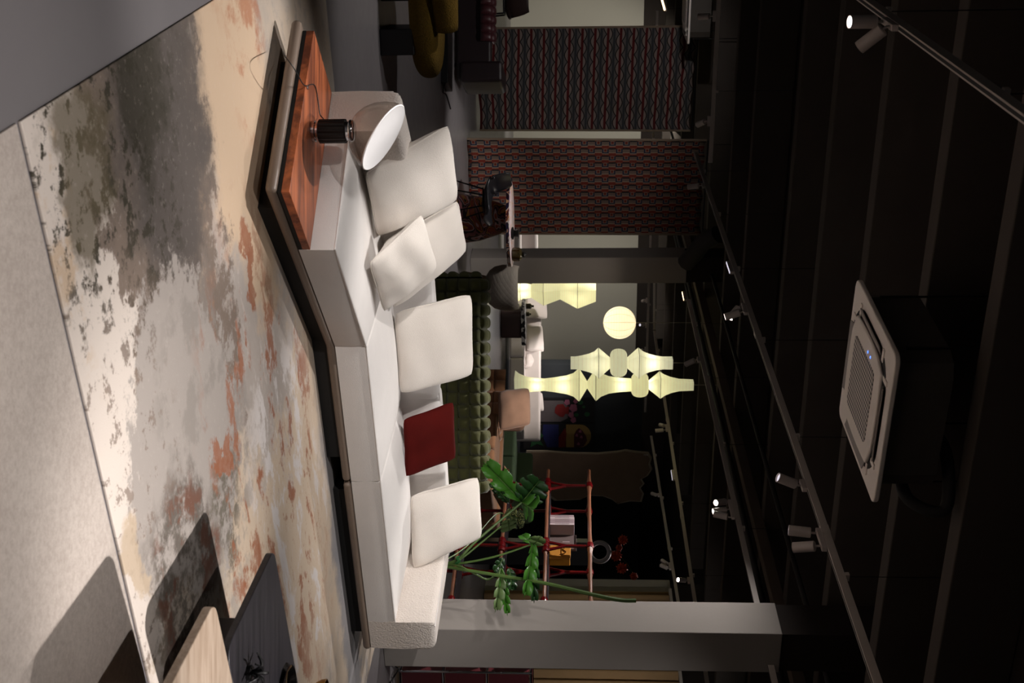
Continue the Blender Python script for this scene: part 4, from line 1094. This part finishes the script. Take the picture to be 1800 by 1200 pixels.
# things on the shelf
def on_shelf(x, y, z): return WM[SH] @ Vector((x, y, z))
srz = math.atan2(sd_.y, sd_.x)
def book(label, x, wd_, hh, dd, m_, lines=True, tilt=0):
    t = thing('book', label, 'book', on_shelf(x, dep / 2 - .02, zb2), srz, 'books on the red jointed shelf')
    build('cover', MB().box((0, 0, hh / 2), (wd_, dd, hh)), m_, t, local=True, smooth=0, bevel=.003)
    build('page_block', MB().box((0, .006, hh / 2 + .001), (wd_ - .006, dd - .006, hh - .004)), M['white_lac'], t, local=True, smooth=0)
    if lines: build('spine_lettering', MB().box((0, -dd / 2 - .0006, hh * .5), (wd_ * .18, .001, hh * .6)), M['book_brown'], t, local=True, smooth=0)
    return t
x0 = .62
for k, (wd_, hh, m_, lab) in enumerate(((.027, .235, M['book_pink'], 'pale pink thin book, leftmost on the red jointed shelf'), (.03, .24, M['book_white'], 'white spined book, second on the red jointed shelf'), (.027, .24, M['book_pink'], 'pinkish book, third from left on the red jointed shelf'), (.027, .24, M['book_pink'], 'pinkish book, fourth from left on the red jointed shelf'), (.027, .24, M['book_white'], 'pale book next to the big brown one on the shelf'))):
    book(lab, x0 + wd_ / 2, wd_, hh, .17, m_); x0 += wd_ + .002
t = thing('book', 'large brown book standing with its cover forward on the shelf', 'book', on_shelf(x0 + .10, dep / 2 + .04, zb2), srz, 'books on the red jointed shelf')
build('cover', MB().box((0, 0, .13), (.20, .03, .26)), M['book_brown'], t, local=True, smooth=0, bevel=.003)
build('title_mark', MB().box((.0, -.0156, .16), (.012, .001, .07)), M['book_pink'], t, local=True, smooth=0)
x0 += .25
t = thing('ochre_case', 'ochre yellow case with a looped cord on the red jointed shelf', 'case', on_shelf(x0 + .09, dep / 2 - .02, zb2), srz)
build('case_body', MB().box((0, 0, .10), (.19, .1, .20)), M['pouch'], t, local=True, bevel=.012)
build('case_flap', MB().box((0.0, -.055, .16), (.19, .012, .09)), M['pouch'], t, local=True, bevel=.005)
build('cord', MB().tube(smooth_path([(-.07, -.066, .20), (-.02, -.068, .13), (.03, -.068, .16), (.06, -.066, .10)]), .004, 6), M['brass'], t, local=True)
# leaves of a spotted plant on the lower board, seen between the rails
# ring vase with orange flowers behind the shelf
rv = at_y(1054, 970, 15.0)
t = thing('ring_vase', 'white ring shaped vase holding orange flowers on a dark stand, above the shelf', 'vase', (rv.x, rv.y, 0))
rr = .125
build('ring', MB().tube([(rr * math.cos(2 * math.pi * k / 32), 0, rv.z + rr * math.sin(2 * math.pi * k / 32)) for k in range(32)], .03, 10, closed=True), M['ring_white'], t, local=True, smooth=180)
build('vase_neck', MB().lathe([(.02, 0), (.016, .04), (.022, .07)], (.0, 0, rv.z + rr + .01), 12), M['ring_white'], t, local=True)
build('stand', MB().box((0, 0, (rv.z - rr - .03) / 2), (.3, .3, rv.z - rr - .03)), M['black_wood'], t, local=True, smooth=0, bevel=.004)
fn = 0
for (ix, iy, r_) in ((1083, 976, 10), (1093, 998, 10), (1114, 1012, 7), (1095, 948, 9), (1088, 962, 6)):
    q = at_y(ix, iy, 15.0) - Vector((rv.x, rv.y, 0)); r3 = r_ / 2000 * 15
    b = MB()
    for k in range(12):
        a = 2 * math.pi * k / 12 + ix
        b.add([q, q + Vector((math.cos(a - .4) * r3 * .7, -.03, math.sin(a - .4) * r3 * .7)), q + Vector((math.cos(a) * r3 * (1.0 + .12 * (k % 2)), -.015 * (k % 3), math.sin(a) * r3 * (1.0 + .12 * (k % 2)))), q + Vector((math.cos(a + .4) * r3 * .7, -.03, math.sin(a + .4) * r3 * .7))], [(0, 1, 2, 3)])
    o = build('flower', b, M['orange_flower'], t, local=True, solid=.008)
    st_ = smooth_path([(0, 0, rv.z + rr + .05), (q.x * .4, .01, (rv.z + rr + .05) * .5 + q.z * .5 + .03), (q.x, 0.012, q.z)])
    build('flower_stem', MB().tube(st_, .004, 5), M['leaf_dark'], t, local=True)

# ------------------------------------------------------------------ monstera in a vase behind the sofa
pv = at_y(760, 992, 9.15); pv.z = 0.012
MP = thing('monstera', 'cut monstera stems with large glossy leaves in a vase behind the white sofa', 'plant', pv)
build('vase', MB().lathe([(.08, 0), (.11, .02), (.13, .2), (.11, .38), (.07, .46), (.075, .5), (.06, .5)], (0, 0, 0), 24), M['ring_white'], MP, local=True)
def leaf(base, tip, up, wfac, material, lobes=4, parent=None, droop=.1, fold=.15):
    """monstera blade: heart outline with deep slits, from base to tip, up is its surface normal"""
    ax = (tip - base); Ln = ax.length; ax.normalize(); up = (up - ax * up.dot(ax)).normalized(); sd = ax.cross(up)
    b = MB()
    def pos(t_, s):                                                # t along, s sideways
        a_ = abs(s) / max(wfac, .01)
        return base + ax * (Ln * t_) + sd * (s * Ln) + up * (fold * Ln * (a_ - .55 * a_ * a_) * 1.3 - droop * Ln * (t_ ** 2))
    wdt = lambda t_: wfac * max(.04, math.sin(math.pi * min(.985, max(.06, (t_ + .2) / 1.22))) ** .62)
    n_ = lobes + 1; T0, T1 = -.10, .93; stp = (T1 - T0) / n_
    for sg in (-1, 1):
        for k in range(n_):
            t0 = T0 + k * stp; t1 = t0 + stp; g0 = t0 + stp * (.05 if k else 0); g1 = t1 - stp * .2
            P = []
            for (fr, sh, ta, tb_) in ((0, .0, max(0, t0), max(.02, t1)), (.22, .03, t0, t1), (.58, .08, t0, t1), (.72, .10, g0, g1), (.92, .13, g0 + stp * .02, g1), (1.0, .15, g0 + stp * .14, g1 - stp * .08)):
                for q in (0, .5, 1):
                    t_ = ta + (tb_ - ta) * q; P.append(pos(min(1.0, t_ + sh), sg * fr * wdt(t_)))
            b.add(P, [(r * 3 + c, r * 3 + c + 1, r * 3 + c + 4, r * 3 + c + 3) for r in range(5) for c in range(2)])
    b.add([pos(.93, -.02), pos(.93, .02), pos(1.05, 0)], [(0, 1, 2)])
    o = build('leaf', b, material, parent, solid=.0025, smooth=60)
    build('midrib', MB().tube([base, pos(.5, 0) + up * .002, pos(.97, 0)], [.006, .004, .002], 5), M['stem'], o)
    return o
def stemto(pts, r0=.011, r1=.006):
    P = smooth_path(pts, 5); n = len(P)
    return build('stem', MB().tube(P, [r0 + (r1 - r0) * i / (n - 1) for i in range(n)], 7), M['stem'], MP)
root = pv + Vector((0, 0, .47))
tie = at_y(803, 984, 9.15)
py = 9.15
l1b = at_y(917, 883, 9.35)
stemto([root, tie, at_y(840, 948, 9.2), l1b], .014, .009)
stemto([root, tie + Vector((.01, 0, 0)), at_y(850, 950, 9.22), at_y(880, 925, 9.25)], .010, .006)
# big leaf: a long blade, a half coloured dark for its shade and a curled bright flap
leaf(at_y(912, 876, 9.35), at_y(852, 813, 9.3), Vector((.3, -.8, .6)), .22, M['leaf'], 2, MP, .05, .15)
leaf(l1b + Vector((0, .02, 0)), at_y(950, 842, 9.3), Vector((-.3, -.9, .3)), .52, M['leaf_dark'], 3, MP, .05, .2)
leaf(l1b, at_y(943, 898, 9.1), Vector((.2, -.8, .7)), .42, M['leaf'], 1, MP, .1, .2)
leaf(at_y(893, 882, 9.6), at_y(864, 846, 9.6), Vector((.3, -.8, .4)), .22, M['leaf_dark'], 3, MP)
# second: drooping leaf to the right
l2b = at_y(936, 956, 9.2)
stemto([root, at_y(808, 990, 9.15), at_y(870, 978, 9.15), l2b], .011, .007)
leaf(l2b, at_y(924, 1046, 9.0), Vector((.1, -.9, .5)), .15, M['leaf'], 3, MP, .05, .15)
leaf(l2b + Vector((0, 0, .01)), at_y(950, 944, 9.1), Vector((-.1, -.9, .3)), .5, M['leaf_back'], 1, MP)
leaf(l2b, at_y(940, 1056, 9.15), Vector((-.2, -.9, .3)), .10, M['leaf_dark'], 4, MP, .05, .1)
leaf(l2b, at_y(916, 938, 9.3), Vector((0, -.8, .6)), .36, M['leaf'], 1, MP)
# third: hanging bunch before the column
l3b = at_y(880, 1003, 9.25)
stemto([root, at_y(800, 992, 9.15), at_y(835, 1008, 9.15), at_y(858, 1018, 9.2), l3b], .011, .007)
leaf(l3b, at_y(872, 1072, 9.05), Vector((.2, -.9, .3)), .15, M['leaf_back'], 3, MP, .05, .2)
leaf(l3b, at_y(892, 1078, 9.1), Vector((-.2, -.9, .2)), .11, M['leaf'], 4, MP, .05, .15)
leaf(at_y(895, 1000, 9.35), at_y(901, 1036, 9.25), Vector((.3, -.8, .4)), .3, M['leaf_dark'], 2, MP)
leaf(at_y(884, 982, 9.4), at_y(870, 1004, 9.3), Vector((-.2, -.8, .6)), .35, M['leaf_dark'], 2, MP)
# long thick bare stem to the upper right
stemto([root, at_y(810, 1000, 9.15), at_y(900, 1015, 9.1), at_y(960, 1025, 9.05), at_y(1040, 1044, 9.0), at_y(1090, 1054, 9.0), at_y(1118, 1055, 9.0)], .014, .017)
b = MB()
for k in range(3): b.tube([tie + Vector((.03 * math.cos(a) - .0, .03 * math.sin(a), .01 * k + .012 * math.sin(3 * a))) for a in [R(20 * i) for i in range(18)]], .003, 5, closed=True)
build('tie', b, M['wire_green'], MP)
# spotted caladium leaf near the lower board
g = G('spotted_leaf'); v = g.coord(); n = g.node('ShaderNodeTexVoronoi'); g.l.new(v, n.inputs[0]); n.inputs['Scale'].default_value = 70
g.col(g.mix(g.ramp(n.outputs['Distance'], .35, .5), lin((164, 170, 104)), lin((52, 70, 36)))); g.rough(.4); M['spotted'] = g.m
leaf(at_y(890, 905, 10.2), at_y(921, 913, 10.1), Vector((.2, -.9, .3)), .55, M['spotted'], 2, MP)
leaf(at_y(893, 912, 10.2), at_y(894, 932, 10.1), Vector((.1, -.9, -.2)), .7, M['leaf_back'], 2, MP)
stemto([root, at_y(820, 960, 9.6), at_y(870, 905, 10.0), at_y(891, 906, 10.2)], .007, .004)

# ------------------------------------------------------------------ burgundy cabinet and curtains at the right
ub = at_z(697, 1179, 0)
UC = thing('burgundy_cabinet', 'burgundy metal cabinet with chrome tube frame at the right edge', 'cabinet', ub, R(14))
nw, hh, ww, dd = 2, .40, .75, .38
zt = [.03, .42, .81, 1.2]
for i in range(3):
    for j in range(nw):
        build('panel', MB().box((ww * (j + .5), .012, (zt[i] + zt[i + 1]) / 2), (ww - .03, .012, zt[i + 1] - zt[i] - .03)), M['usm'], UC, local=True, smooth=0)
    build('side_panel', MB().box((.012, dd / 2, (zt[i] + zt[i + 1]) / 2), (.012, dd - .03, zt[i + 1] - zt[i] - .03)), M['usm'], UC, local=True, smooth=0)
build('top_panel', MB().box((ww, dd / 2, 1.2), (ww * nw - .02, dd - .02, .01)), M['usm'], UC, local=True, smooth=0)
for x in (0, ww, 2 * ww):
    for y in (0, dd): build('frame_tube', MB().tube([(x, y, 0), (x, y, 1.21)], .011, 8), M['chrome'], UC, local=True)
for z in zt:
    for y in (0, dd): build('frame_tube', MB().tube([(0, y, z), (2 * ww, y, z)], .011, 8), M['chrome'], UC, local=True)
    for x in (0, 2 * ww): build('frame_tube', MB().tube([(x, 0, z), (x, dd, z)], .011, 8), M['chrome'], UC, local=True)
b = MB().tube(smooth_path([at_z(690, 1167, .01), at_z(697, 1172, .02), at_z(700, 1176, .06), at_z(692, 1190, .01), at_z(684, 1202, .01)]), .006, 6)
tag(build('mains_cable', b, M['rubber']), 'thin dark cable on the floor by the burgundy cabinet', 'cable')
def curtain(label, s0, s1, z0, z1):
    """pleated curtain along the right wall, s measured from its far end towards the camera"""
    t = thing('curtain', label, 'curtain', q0 - E1 * ((s0 + s1) / 2) - E2 * .14)
    W0 = q0 - E2 * .14
    n = int((s1 - s0) / .02)
    def f(u, v_):
        s = s0 + (s1 - s0) * u
        return W0 - E1 * s + E2 * (.05 * math.sin(s * 2 * math.pi / .24) + .015 * math.sin(s * 31 + v_)) + Vector((0, 0, z0 + (z1 - z0) * v_))
    build('pleated_cloth', MB().grid(f, n, 3), M['curtain'], t, smooth=180, solid=.006)
    build('curtain_rail', MB().box(W0 - E1 * (s0 + s1) / 2 + Vector((0, 0, z1 + .03)), (.05, s1 - s0 + .1, .05), BA), M['track'], t, smooth=0)
    return t
curtain('beige pleated curtain seen left of the near column', .5, 1.45, .02, 3.2)
curtain('beige pleated curtain behind the burgundy cabinet', 2.2, 5.5, .02, 3.2)

# ------------------------------------------------------------------ ceiling cassette air conditioner
g = G('perforated_grille'); v = g.coord(); s_ = g.sep(v)
kx = g.math('MULTIPLY', s_[0], 34.0); rowk = g.math('FLOOR', kx); ky = g.math('ADD', g.math('MULTIPLY', s_[1], 34.0), g.math('MULTIPLY', g.math('MODULO', g.math('ABSOLUTE', rowk), 2.0), .5))
hx = g.math('ABSOLUTE', g.math('SUBTRACT', g.math('FRACT', kx), .5)); hy = g.math('ABSOLUTE', g.math('SUBTRACT', g.math('FRACT', ky), .5))
hole = g.math('LESS_THAN', g.math('ADD', g.math('MULTIPLY', hx, hx), g.math('MULTIPLY', hy, hy)), .12)
g.col(g.mix(hole, lin((200, 190, 184)), lin((70, 66, 68)))); g.rough(.6); M['grille'] = g.m
def cassette(label, p, rz):
    t = thing('ceiling_air_conditioner', label, 'air conditioner', p, rz)
    ring = MB(); s = .475
    build('face_panel', MB().prism(rrect(.95, .95, .06), 0, .03), M['ac_white'], t, local=True, bevel=.008)
    build('outlet_slot', MB().prism(rrect(.79, .79, .24, 8), -.003, .001), M['ac_dark'], t, local=True, smooth=0)
    bow = []
    for k in range(4):
        for i in range(8):
            f_ = i / 8 * 2 - 1; p_ = Matrix.Rotation(k * math.pi / 2, 3, 'Z') @ Vector((.325 + .018 * (1 - f_ * f_), .325 * f_ * .86, 0)); bow.append((p_.x, p_.y))
    build('centre_cover', MB().prism(bow, -.024, .0), M['ac_white'], t, local=True, bevel=.012, bseg=3)
    build('intake_grille', MB().prism(rrect(.46, .46, .04), -.028, -.022), M['grille'], t, local=True, smooth=0)
    for k in range(4):
        m3 = Matrix.Rotation(k * math.pi / 2, 3, 'Z')
        c = m3 @ Vector((.372, 0, -.012)); build('louvre', MB().box(c, (.05, .46, .008), 0, Matrix.Rotation(k * math.pi / 2, 3, 'Z') @ Matrix.Rotation(R(16), 3, 'Y')), M['ac_flap'], t, local=True, bevel=.003)
        for q in (-.265, .265):
            c = m3 @ Vector((.365, q, -.003)); build('slot_bridge', MB().box(c, (.075, .03, .010), k * math.pi / 2), M['ac_white'], t, local=True, bevel=.002)
    for y in (-.03, .03): build('status_light', MB().lathe([(0, -.004), (.008, -.003), (.008, 0), (0, 0)], (-.265, y - .08, -.022), 10), M['blue_led'], t, local=True)
    build('casing', MB().prism(rrect(.84, .84, .12, 2), .031, .33), M['ac_body'], t, local=True, smooth=0)
    for x in (-.43, .43):
        for y in (-.3, .3): build('suspension_rod', MB().tube([(x, y, .1), (x, y, ZC - p.z)], .006, 6), M['black_metal'], t, local=True)
    return t
corners = [at_z(1508, 505, 3.24), at_z(1580, 640, 3.24), at_z(1535, 887, 3.24), at_z(1468, 700, 3.24)]
ac = sum(corners, Vector()) / 4
ACO = cassette('white ceiling cassette air conditioner hanging above the white sofa', ac, R(29))
af = at_z(1206, 10, 3.24)
cassette('small looking white ceiling air conditioner far behind the wavy textile', af, R(27))
b = MB().tube(smooth_path([ac + Vector((.45, .05, .2)), ac + Vector((.62, -.1, .22)), ac + Vector((.66, -.16, .40)), ac + Vector((.35, -.1, .42)), ac + Vector((.2, .3, .42))]), .035, 10)
build('refrigerant_pipe', b, M['pipe'], ACO)
b = MB().tube(smooth_path([ac + Vector((-.1, -.2, .34)), ac + Vector((-.15, -.3, .42)), ac + Vector((-.2, .2, .42)), ac + Vector((-.35, .5, .42))]), .015, 8)
build('drain_pipe', b, M['pipe'], ACO)

# ------------------------------------------------------------------ light tracks and spotlights
ZT = 3.2
def track_line(px0, px1, ext0=0, ext1=0):
    a = at_z(px0[0], px0[1], ZT); c = at_z(px1[0], px1[1], ZT); d = (c - a).normalized()
    return a - d * ext0, c + d * ext1, d
def track(label, a, c, name='light_track', w_=.034, h=.05):
    d = (c - a).normalized(); rz = math.atan2(d.y, d.x); L_ = (c - a).length
    t = thing(name, label, 'light track', (a + c) / 2, rz)
    build('rail', MB().box((0, 0, 0), (L_, w_, h)), M['track'], t, local=True, smooth=0, bevel=.002)
    build('rail_slot', MB().box((0, 0, -h / 2 + .0005), (L_ - .02, w_ * .45, .003)), M['ac_dark'], t, local=True, smooth=0)
    n = max(2, int(L_ / 1.6))
    for k in range(n):
        x = -L_ / 2 + L_ * (k + .5) / n
        build('rail_clip', MB().box((x, 0, h / 2 + .012), (.03, w_ + .012, .024)), M['track'], t, local=True, smooth=0)
        build('suspension_wire', MB().tube([(x, 0, h / 2 + .02), (x, 0, ZC - ZT)], .003, 5), M['black_metal'], t, local=True)
    for k in range(1, int(L_ / 3)): build('joiner', MB().box((-L_ / 2 + 3 * k, 0, -.001), (.09, w_ + .006, h + .004)), M['track'], t, local=True, smooth=0)
    return t
A0, A1_, dA = track_line((1542, 1200), (1240, 320), 1.6, 1.3)
track('long white light track passing below the air conditioner', A0, A1_)
B0, B1_, dB = track_line((1329, 1055), (1212, 535), 4.5, .15)
track('white light track in the middle, ending at the far column', B0, B1_)
C0, C1_, dC = track_line((1221, 1054), (1150, 582), 4, 0)
track('third white light track, deeper in the room than the middle one', C0, C1_)
C2_ = at_z(1150, 440, ZT)
track('short white track end turned sideways behind the round lantern', C1_ + Vector((-.03, .0, 0)), C2_)
D0, D1_, dD = track_line((1800, 201), (1540, 14), 0.6, 2.6)
track('white light track at the upper left, nearest to the camera', D0, D1_)
kp = Vector((2.15, 3.7, ZT)); K0, K1_, dK = kp - E1 * 3.2, kp + E1 * 1.2, E1
track('white light track to the right of the picture above the low tables', K0, K1_)
F0, F1_, dF = track_line((1185, 1015), (1150, 800), 2, 1)
track('dim white light track farthest back on the right', F0, F1_)
N0 = Vector((-3.4, .5, ZT)); N1 = N0 + E2 * 5.8  # unseen track, drawn longer to the left for added sofa fill
track('unseen white light track above the camera, extended for added sofa fills', N0, N1)

def spot_fix(label, pos, aims, watts, angle=40, blend=.6, lens='lens_on', color=(1, .9, .8), soft=.03, heads=None, length=.14, rad=.034, td=None):
    """adapter box under the track with one or two cylinder heads"""
    d = td if td is not None else E1
    t = thing('track_spotlight', label, 'spotlight', pos, math.atan2(d.y, d.x))
    n = len(aims)
    build('adapter', MB().box((0, 0, -.0425), (.12 + .1 * (n - 1), .032, .034)), M['spot'], t, local=True, smooth=0, bevel=.004)
    Wi = WM[t].inverted()
    for k, aim in enumerate(aims):
        ox = (k - (n - 1) / 2) * .14
        piv = Vector((ox, 0, -.075)); ap = Wi @ Vector(aim); dr = (ap - piv).normalized()
        build('arm', MB().tube([(ox, 0, -.055), piv, piv + dr * .03], .008, 6), M['spot'], t, local=True)
        s = piv + dr * .02
        h = build('head', MB().lathe([(.0, 0), (rad - .004, 0), (rad, .004), (rad, length), (rad - .004, length), (rad - .006, length - .012), (0, length - .012)], s, 24, axis=dr), M['spot'], t, local=True, smooth=40)
        build('lens', MB().lathe([(0, length - .0115), (rad - .0065, length - .0115), (rad - .0065, length - .010), (0, length - .006)], s, 20, axis=dr), M[lens], h, local=True)
        wk = watts[k] if isinstance(watts, (list, tuple)) else watts
        if wk > 0:
            ld = bpy.data.lights.new('spot_light', 'SPOT'); ld.energy = wk; ld.color = color; ld.spot_size = R(angle[k] if isinstance(angle, (list, tuple)) else angle); ld.spot_blend = blend; ld.shadow_soft_size = soft
            lo = bpy.data.objects.new('spot_light', ld); C.objects.link(lo)
            wp = WM[t] @ (s + dr * (length + .012)); lo.location = wp
            dv = (Vector(aim) - wp).normalized(); lo.rotation_euler = dv.to_track_quat('-Z', 'Y').to_euler()
    return t
def bar_light(label, pos, d, material, n=5, w_=0):
    t = thing('linear_spotlight', label, 'light bar', pos, math.atan2(d.y, d.x))
    build('adapter', MB().box((0, 0, -.045), (.30, .03, .04)), M['spot'], t, local=True, smooth=0, bevel=.004)
    for k in range(n): build('lens', MB().box((-.12 + .24 * k / (n - 1), 0, -.067), (.24 / n * .8, .022, .006)), material, t, local=True, smooth=0)
    if w_:
        ld = bpy.data.lights.new('bar_light', 'SPOT'); ld.energy = w_; ld.spot_size = R(110); ld.spot_blend = .8; ld.color = (1, .88, .74); ld.shadow_soft_size = .1
        lo = bpy.data.objects.new('bar_light', ld); C.objects.link(lo); lo.location = Vector(pos) + Vector((0, 0, -.1))
    return t
def on_track(x, y): return at_z(x, y, ZT)
def P3(x, y, z=0): return Vector((x, y, z))
KW = (1.0, .95, .92)
def on_line(a, c, iy):
    """point of a track whose image row is iy"""
    k = (iy - 600) / 2000; d = c - a
    # X = k * depth, depth = Y*ct - (z-H)*st
    f = lambda p: p.x - k * (p.y * ct - (p.z - H) * st)
    t = f(a) / (f(a) - f(c)); return a + d * t
# --- long track
spot_fix('white spotlight on the long track, tilted away to the left', on_line(A0, A1_, 853), [P3(-.1, 7.3, .4)], [75], 44, color=KW, lens='lens_dim', td=dA)
spot_fix('twin white spotlight pointing straight down on the long track', on_line(A0, A1_, 948), [P3(1.72, 8.5, .6), P3(1.0, 7.75, .4)], [95, 50], 50, color=KW, lens='lens_dim', td=dA)
spot_fix('twin white spotlight farther along the long track, one head glowing', on_line(A0, A1_, 543), [P3(.5, 10.7, .5), P3(2.1, 9.6, 1.0)], [85, 300], [50, 100], color=KW, td=dA)
bar_light('white bar of five small lenses on the long track', on_line(A0, A1_, 470), dA, M['lens_dim'])
spot_fix('bright single spotlight at the far end of the long track', on_line(A0, A1_, 326), [P3(-1.75, 15.2, .4)], [190], 70, color=KW, td=dA)
# --- middle track
bar_light('warm glowing light bar at the end of the middle track', on_line(B0, B1_, 540) + dB * .4, dB, M['tube_on'], 5, 30)
spot_fix('white spotlight on the middle track beside the hanging lanterns', on_line(B0, B1_, 632), [P3(1.6, 16.2, .4)], [420], 40, color=KW, lens='lens_dim', td=dB)
spot_fix('triple cluster spotlight with one bright lens on the middle track', on_line(B0, B1_, 895), [P3(1.3, 12.3, .4), P3(1.95, 11.0, 1.0), P3(1.6, 9.6, .8)], [90, 110, 70], 50, color=KW, td=dB)
# --- third track
bar_light('pale light bar on the third track above the taupe wall rug', on_line(C0, C1_, 835), dC, M['lens_dim'])
spot_fix('bright tipped spotlight on the third track near the curtain', on_line(C0, C1_, 1020), [P3(2.6, 13.5, .2)], [50], 50, color=KW, td=dC)
spot_fix('twin spotlight on the third track behind the long lantern', on_line(C0, C1_, 752), [P3(1.8, 20.0, .4), P3(1.0, 26.5, .5)], [90, 60], 45, lens='lens_dim', color=KW, td=dC)
spot_fix('dim spotlight on the farthest track above the wall rug', on_line(F0, F1_, 870), [P3(2.5, 26, .5)], [0], 40, lens='lens_dim', td=dF)
spot_fix('dim twin spotlight on the farthest track by the curtain', on_line(F0, F1_, 995), [P3(3.0, 22, .2), P3(2.4, 24, .2)], [0, 0], 40, lens='lens_dim', td=dF)
# --- left near track
spot_fix('twin white spotlight on the nearest track at upper left, lens glowing', on_line(D0, D1_, 42), [P3(.35, 7.6, .5), P3(-1.45, 5.2, 0)], [230, 270], [60, 48], color=KW, td=dD)
spot_fix('spotlight on the nearest track left of the picture, lighting the mustard chair', on_line(D0, D1_, -90), [P3(-2.2, 8.5, .2)], [50], 46, color=KW, td=dD)
# --- right of the picture
kq = kp
spot_fix('spotlight right of the picture lighting the low tables and rug', kq, [P3(.95, 4.5, 0)], [540], 50, .7, color=KW, td=dK)
spot_fix('added fill spotlight right of the picture turned towards the sofa front', kq + dK * .8, [P3(.9, 7.2, .3)], [8], 50, .8, color=KW, td=dK)  # weak off-frame fill, added to lift the sofa front
# --- above the camera
spot_fix('spotlight above the camera lighting the felt carpet', N0 + E2 * 3.6, [P3(-.25, 3.6, 0)], [260], 66, .9, color=KW, td=E2)
spot_fix('added fill spotlight above the camera turned to the sofa', N0 + E2 * 4.8, [P3(1.0, 7.5, .45)], [30], 46, .8, color=KW, td=E2)  # unseen fill lamp put in for the sofa's camera side
# --- back of the room
G0 = Vector((-6.5, 22.5, ZT)); G1 = G0 + E2 * 9
track('white light track at the back of the room before the far grey wall', G0, G1)
gd = (G1 - G0).normalized()
spot_fix('spotlight at the back lighting the far white sofa from the left', G0 + gd * 5.2, [P3(-.6, 27.4, .5)], [320], 60, color=(1, .92, .86), lens='lens_dim', td=gd)
spot_fix('spotlight at the back lighting the far white sofa on the right', G0 + gd * 7.4, [P3(1.2, 27.2, .5)], [320], 60, color=(1, .92, .86), lens='lens_dim', td=gd)
spot_fix('spotlight at the back washing the far grey wall', G0 + gd * 2.2, [P3(-5.5, 28.8, 1.6)], [650], 90, color=(1, .95, .84), lens='lens_dim', td=gd)
spot_fix('spotlight at the back beside the far column', G0 + gd * 4.0, [P3(-2.2, 25.0, .3)], [260], 70, color=(1, .95, .88), lens='lens_dim', td=gd)
tl = at_z(1165, 5, 3.05)
t = thing('tube_light', 'thin glowing warm tube light at the upper left above the wavy textile', 'light', tl, R(120))
build('tube', MB().tube([(-.45, 0, 0), (.45, 0, 0)], .016, 8), M['tube_on'], t, local=True)
build('tube_housing', MB().box((0, 0, .025), (.95, .05, .025)), M['track'], t, local=True, smooth=0)
for x in (-.4, .4): build('suspension_wire', MB().tube([(x, 0, .03), (x, 0, 3.70 - 3.05)], .003, 5), M['black_metal'], t, local=True)

# --- left aisle, between the mustard chair and the textiles
I0 = Vector((-5.2, 12.2, ZT)); I1 = I0 + E2 * 3.4  # track added to hold three spots that brighten this dark corner
track('added white light track above the bordeaux sofa left of the long track', I0, I1)
idr = (I1 - I0).normalized()
spot_fix('added spotlight on the left aisle track turned to the wavy textile', I0 + idr * .8, [P3(-4.2, 18.0, 1.9)], [150], 60, .9, color=KW, lens='lens_dim', td=idr)  # added lamp that makes the wavy cloth readable
spot_fix('added spotlight on the left aisle track lighting the bordeaux sofa', I0 + idr * 1.7, [P3(-4.1, 14.8, .4)], [100], 60, .8, color=KW, lens='lens_dim', td=idr)  # added lamp to bring up the dark leather
spot_fix('added spotlight on the left aisle track turned to the geometric textile', I0 + idr * 2.9, [P3(-2.2, 16.6, 1.2)], [45], 70, .9, color=KW, lens='lens_dim', td=idr)  # weak added lamp on the geometric cloth
spot_fix('spotlight right of the picture lighting the felt carpet', kq - dK * 1.5, [P3(.1, 2.9, 0)], [175], 60, .9, color=KW, td=dK)
spot_fix('added spotlight on the middle track right of the picture, lighting the burgundy cabinet', B0 + dB * 1.5, [P3(3.6, 10.6, .4)], [40], 90, 1.0, color=KW, td=dB)  # off-frame head added so the cabinet does not go black
spot_fix('added spotlight on the third track right of the picture, turned to the curtain', C0 + dC * 1.2, [P3(5.0, 17.4, 1.3)], [170], 80, .9, color=KW, td=dC)  # extra head out of view, put in to brighten the curtain
J0 = Vector((-3.9, 7.0, ZT)); J1 = J0 + E1 * 3.0
track('white light track left of the picture beside the mustard chair', J0, J1)
spot_fix('spotlight left of the picture lighting the mustard chair and floor', J0 + E1 * 1.6, [P3(-2.5, 8.6, 0)], [150], 54, .9, color=KW, td=E1)
spot_fix('added fill spotlight left of the picture lighting the floor behind the mustard chair', J0 + E1 * 2.6, [P3(-2.3, 11.4, 0)], [120], 70, 1.0, color=KW, td=E1)  # fill added to lift the chair's dark shadow on the floor
spot_fix('added spotlight at the back washing the wall behind the paper lamps', G0 + gd * 6.2, [P3(-.6, 31.0, 1.3)], [330], 80, 1.0, color=(1, .95, .86), lens='lens_dim', td=gd)  # wash added to raise the wall tone around the paper lamps
spot_fix('added spotlight at the back lighting the floor before the far sofa', G0 + gd * 6.8, [P3(-.5, 22.0, 0)], [220], 80, 1.0, color=KW, lens='lens_dim', td=gd)  # lamp added to brighten the far floor
spot_fix('added fill spotlight above the camera on the left, turned to the sofa front', N0 + E2 * .3, [P3(1.05, 7.75, .45)], [1000], 24, .9, color=KW, td=E2)  # strong unseen fill, placed to brighten the long front but spare the wing
spot_fix('added spotlight on the nearest track just left of the picture, turned to the table lamp', on_line(D0, D1_, -35), [P3(-1.15, 6.2, .4)], [110], 46, .9, color=KW, td=dD)  # extra off-frame head, added to brighten the sofa's lamp end
spot_fix('added fill spotlight above the camera at the far left, turned to the table lamp', N0 + E2 * .7, [P3(-1.15, 6.1, .42)], [260], 18, .9, color=KW, td=E2)  # unseen narrow lamp added to lift the dark end block of the sofa
